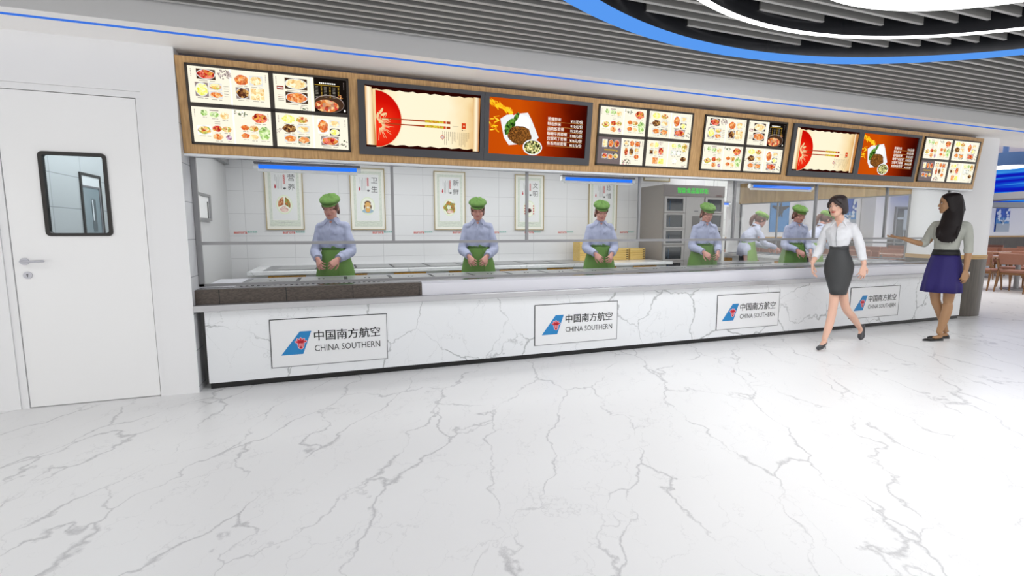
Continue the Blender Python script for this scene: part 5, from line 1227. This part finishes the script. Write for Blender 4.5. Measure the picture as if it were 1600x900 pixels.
sm = remesh(mb, 'shirt', shirt_white, w1, .0075, 3, cloth(.010, 12, 8))
collar(w1, (-.02, -.004, 1.392), rot('X', 12), .058, shirt_white, drop=.060, open_=84)
mb = MB(); V_ = [(-.046, -.066, 1.408), (.006, -.066, 1.408), (-.020, -.112, 1.345)]; a_ = [mb.bm.verts.new(v) for v in V_]; b_ = [mb.bm.verts.new((v[0], v[1]-.006, v[2]+.002)) for v in V_]; mb.loft([a_, b_]); mb.build('neckline_skin', skin_f, sm)
mb = MB(); strip(mb, [(-.022, -.096, 1.365), (-.022, -.124, 1.30), (-.020, -.142, 1.23), (-.018, -.110, 1.14)], (.0015, 0, 0), .004, (0, -1, 0)); mb.build('button_line', mat('placket_grey', '#6a6a70', .8), sm)  # thin grey line down the shirt front
sk = skirt_loft(w1, 'pencil_skirt', skirt_grey, [(1.13, -.012, 0, .088, .084), (1.06, -.01, 0, .098, .094), (1.0, -.005, 0, .122, .112), (.92, 0, 0, .144, .122), (.84, 0, -.003, .140, .128), (.74, .008, -.006, .116, .128), (.66, .012, -.008, .094, .130), (.595, .016, -.010, .078, .134)], pleat=0, noise_amp=.001)
skirt_loft(sk, 'waistband', skirt_grey, [(1.140, -.012, 0, .090, .086), (1.10, -.011, 0, .094, .090)], th=.005)
def P(x, y, z): return H @ Vector((x, y, z))
def hair_shell(mb, H, prof, a_open, n=48, th=.012):
    """bob or long hair as an open shell round the head; prof rows (z, rx, ry_front, ry_back, cy, half opening angle at the face)"""
    rows = []
    for z, rx, rf, rb, cy, op in prof:
        o = []; i_ = []
        for i in range(n+1):
            a = math.radians(-90+op+(360-2*op)*i/n); s_ = math.sin(a); w_ = 1+.018*noise.noise(Vector((math.cos(a)*9, s_*9, z*2)))
            o.append(mb.bm.verts.new(H @ Vector((rx*w_*math.cos(a), cy+(rf if s_ < 0 else rb)*w_*s_, z)))); i_.append(mb.bm.verts.new(H @ Vector(((rx-th)*math.cos(a), cy+((rf if s_ < 0 else rb)-th)*s_, z))))
        rows.append(o+i_[::-1])
    mb.loft(rows)
mb = MB(); hair_shell(mb, H, [(-.105, .060, .05, .085, .015, 60), (-.095, .082, .075, .105, .012, 58), (-.06, .092, .085, .115, .01, 56), (-.02, .091, .088, .115, .008, 54), (.02, .089, .091, .112, .005, 50), (.045, .087, .091, .108, .003, 38), (.060, .084, .091, .105, .003, 14), (.085, .072, .080, .094, .004, 1), (.105, .050, .058, .068, .005, 1), (.118, .022, .026, .03, .006, 1)], 0)
mb.tube([P(-.002, -.088, .078), P(.030, -.094, .050), P(.058, -.078, .022), P(.074, -.050, -.02)], [(.012, .008), (.020, .008), (.018, .009), (.010, .010)], n=10, hint=(0, -1, 0))
mb.tube([P(.0, -.088, .078), P(-.026, -.094, .055), P(-.052, -.082, .030), P(-.072, -.055, -.01)], [(.012, .008), (.018, .008), (.016, .009), (.010, .010)], n=10, hint=(0, -1, 0))
mb.blob(P(0, .014, .060), (.084, .095, .058), tuple(H.to_euler()), 20, 12)
remesh(mb, 'hair', hair_dark, w1, .006, 3)
# ---- woman in grey top and purple skirt
w2 = empty('woman', (6.739, 3.668, 0)); w2.rotation_euler = (0, 0, math.radians(-75)); tag(w2, 'woman with long black hair, grey knit top and purple skirt, pointing with one arm', 'person')
hc = Vector((-.005, .005, 1.628)); H = Matrix.Translation(hc) @ rot('Z', -66) @ rot('X', 2); s2 = 1.03
rS, lS = Vector((-.140, .045, 1.388)), Vector((.172, .025, 1.375)); rE, lE = Vector((-.185, -.045, 1.157)), Vector((.195, .02, 1.10)); rW, lW = Vector((-.330, -.285, 1.215)), Vector((.200, -.02, .865))
mb = MB(); mb.tube([(0, .02, .88), (0, .02, .96), (.0, .02, 1.10), (.01, .015, 1.26), (.018, .03, 1.37)], [(.135, .105), (.135, .105), (.098, .078), (.118, .085), (.10, .055)], n=20, hint=(0, -1, 0))
mb.tube([(.018, .03, 1.37), (.014, .03, 1.45), (.0, .02, 1.56)], [.058, .048, .048], n=16); head_mesh(mb, H, s2)
mb.tube([rS+Vector((.02, 0, -.04)), rE, rW], [.030, .036, .024], n=14, sub=4); hand(mb, rW+Vector((-.006, -.010, .001)), (-.55, -.80, .10), (.15, .05, 1), 1, curl=(4, 8, 6), spread=7, s=1.0, thumb_close=.1)
mb.tube([lS+Vector((-.02, 0, -.04)), lE, lW], [.030, .036, .025], n=14, sub=4); hand(mb, lW+Vector((0, -.002, -.012)), (-.02, -.14, -1), (-.7, .6, 0), 1, curl=(16, 26, 20), spread=3, s=1.0, thumb_close=.3)
mb.tube([(-.075, .03, .90), (-.070, .03, .70), (-.058, .045, .48), (-.022, .115, .34), (.025, .20, .10)], [.078, .066, .048, .049, .030], n=16, sub=3)
mb.tube([(.075, .02, .90), (.07, .03, .70), (.062, .035, .48), (.058, .03, .34), (.022, -.008, .10)], [.078, .066, .050, .051, .031], n=16, sub=3)
mb.tube([(.028, .0, .09), (.026, .0, .045), (-.004, -.055, .034)], [(.028, .032), (.026, .028), (.026, .016)], n=12); mb.tube([(.03, .21, .09), (.028, .21, .045), (-.008, .165, .034)], [(.028, .032), (.026, .028), (.026, .016)], n=12)
remesh(mb, 'body', skin_t, w2, .0042, 5, sockets(H, s2)); face_parts(w2, H, s2, 'open', lip_soft, brow=dark_eye)
for an, to in (((.022, -.012, 0), (-.062, -.165, 0)), ((.025, .20, 0), (-.082, .048, 0))):
    a = Vector(an); t_ = Vector(to); d_ = (t_-a).normalized(); sd = Vector((-d_.y, d_.x, 0)); mb = MB(); rows = []
    for f, w_, top_ in ((-.048, .020, .040), (-.030, .034, .046), (.02, .036, .026), (.08, .040, .022), (.125, .043, .026), (.165, .036, .026), (.195, .018, .018), (.203, .006, .010)):
        c = a+d_*f; rows.append([mb.bm.verts.new(c+sd*(w_*math.cos(2*PI*i/14))+Vector((0, 0, .002+max(0, math.sin(2*PI*i/14))*top_+(.0 if math.sin(2*PI*i/14) > 0 else 0)))) for i in range(14)])
    mb.loft(rows); mb.build('shoe', shoe_black, w2, smooth=True)
mb = MB(); mb.tube([(0, .02, 1.01), (0, .02, 1.07), (.004, .012, 1.17), (.008, -.0, 1.27), (.016, .02, 1.33), (.018, .03, 1.385)], [(.110, .094), (.112, .096), (.122, .106), (.136, .124), (.150, .102), (.112, .066)], n=24, hint=(0, -1, 0))
for a, b, c, sx in ((rS, rE, rW, -1), (lS, lE, lW, 1)):
    k = b.lerp(c, .12); n0 = Vector((.018+sx*.045, .03, 1.40)); mb.tube([n0, a*.45+n0*.55, a+Vector((-sx*.012, 0, 0))], [(.042, .030), (.048, .032), (.040, .036)], n=16, sub=3)
    mb.tube([a-Vector((sx*.03, 0, .018)), a+Vector((-sx*.010, 0, -.022)), a.lerp(b, .5), b, k], [.040, .043, .044, .044, .044], n=16, sub=4)
tp = remesh(mb, 'knit_top', knit, w2, .0075, 3, cloth(.006, 11, 2))
mb = MB(); mb.blob((.016, -.035, 1.385), (.085, .085, .022), (math.radians(52), 0, 0), 24, 10); mb.build('neckline_skin', skin_t, tp, smooth=True)
sk = skirt_loft(w2, 'flared_skirt', skirt_purple, [(1.05, 0, .02, .122, .106), (.98, 0, .02, .140, .126), (.90, 0, .02, .158, .148), (.78, -.002, .012, .172, .168), (.68, -.004, .006, .180, .182), (.585, -.006, .002, .188, .194)], pleat=.05, pn=9, n=108)
skirt_loft(sk, 'waistband', belt_black, [(1.085, 0, .02, .119, .104), (1.02, 0, .02, .134, .119)], th=.006)
mb = MB(); hair_shell(mb, H, [(-.10, .100, .08, .120, .02, 62), (-.05, .095, .088, .122, .012, 62), (0, .092, .092, .118, .006, 60), (.04, .090, .092, .112, .004, 48), (.062, .086, .093, .108, .003, 30), (.085, .074, .083, .096, .004, 2), (.105, .052, .060, .070, .005, 1), (.119, .022, .026, .03, .006, 1)], 0)
mb.blob(P(0, .016, .060), (.086, .096, .060), tuple(H.to_euler()), 20, 12)
def Pw(x, y, z): return Vector((x, y, z))
mb.tube([Pw(.035, .01, 1.67), Pw(.038, -.015, 1.56), Pw(.040, -.060, 1.44), Pw(.034, -.098, 1.33), Pw(.030, -.122, 1.25)], [(.070, .052), (.088, .050), (.098, .040), (.104, .028), (.098, .014)], n=28, sub=4, hint=(0, -1, 0))
mb.tube([Pw(.03, .05, 1.66), Pw(.035, .085, 1.55), Pw(.04, .095, 1.44), Pw(.04, .098, 1.38)], [(.070, .040), (.078, .038), (.066, .028), (.040, .014)], n=20, sub=3, hint=(0, -1, 0))
for ex, ez in ((-.064, 1.215), (-.046, 1.225), (-.024, 1.200), (.002, 1.180), (.024, 1.190), (.050, 1.165), (.076, 1.160), (.098, 1.185), (.116, 1.215)):
    mb.tube([Pw(ex, -.100, 1.34), Pw(ex, -.124, ez+.055), Pw(ex+.004, -.130, ez)], [.017, .014, .004], n=10, sub=3)
remesh(mb, 'hair', hair_black, w2, .005, 5)
# ------------------------------------------------------------------ light and camera
wd = bpy.data.worlds.new('World'); S.world = wd; wd.use_nodes = True
bg = wd.node_tree.nodes['Background']; bg.inputs[0].default_value = (1, .99, .975, 1); bg.inputs[1].default_value = 1.55
def area(name, x, y, z, sx, sy, power, col=(1, 1, 1), rot=(0, 0, 0)):
    l = bpy.data.lights.new(name, 'AREA'); l.shape = 'RECTANGLE'; l.size = sx; l.size_y = sy; l.energy = power; l.color = col
    o = bpy.data.objects.new(name, l); COL.objects.link(o); o.location = (x, y, z); o.rotation_euler = rot; return o
area('unseen_kitchen_light', 1.6, 5.25, 2.38, 5.4, .35, 42)  # unseen area light set forward to brighten the cooks' faces
area('unseen_kitchen_light', 1.6, 6.4, 2.38, 5.2, .6, 32)
area('unseen_kitchen_light', 6.3, 5.25, 2.38, 3.6, .35, 32)  # same unseen light continued over the right-hand cooks
area('unseen_kitchen_light', 6.8, 6.8, 2.38, 2.4, 1.6, 26)
area('corridor_fill_light', -2.1, 6.3, 2.48, .5, 2.5, 30)  # area light added to brighten the view through the door glass
area('dining_ceiling_light', 15, 7.5, 3.28, 7, 4, 210)
area('dining_ceiling_light', 24, 5, 3.28, 8, 3, 300)
area('hall_fill_light', 8.2, 1.2, 2.78, 3.5, 2.5, 30)  # unseen area light added to lift the hall's brightness
area('hall_fill_light', -2.2, 1.6, 2.78, 3.0, 2.5, 35)  # second added hall light, on the door side
cam = bpy.data.cameras.new('camera'); cam.sensor_width = 36; cam.lens = 36*756/1600; cam.clip_end = 200; cam.clip_start = .05
co = bpy.data.objects.new('camera', cam); COL.objects.link(co); co.location = (0, 0, 1.3)
co.rotation_euler = (math.radians(90-6.69), 0, math.radians(-19.64)); S.camera = co
S.view_settings.view_transform = 'Standard'; S.view_settings.look = 'None'; S.view_settings.gamma = 1; S.view_settings.exposure = 0.0; S.view_settings.use_curve_mapping = False
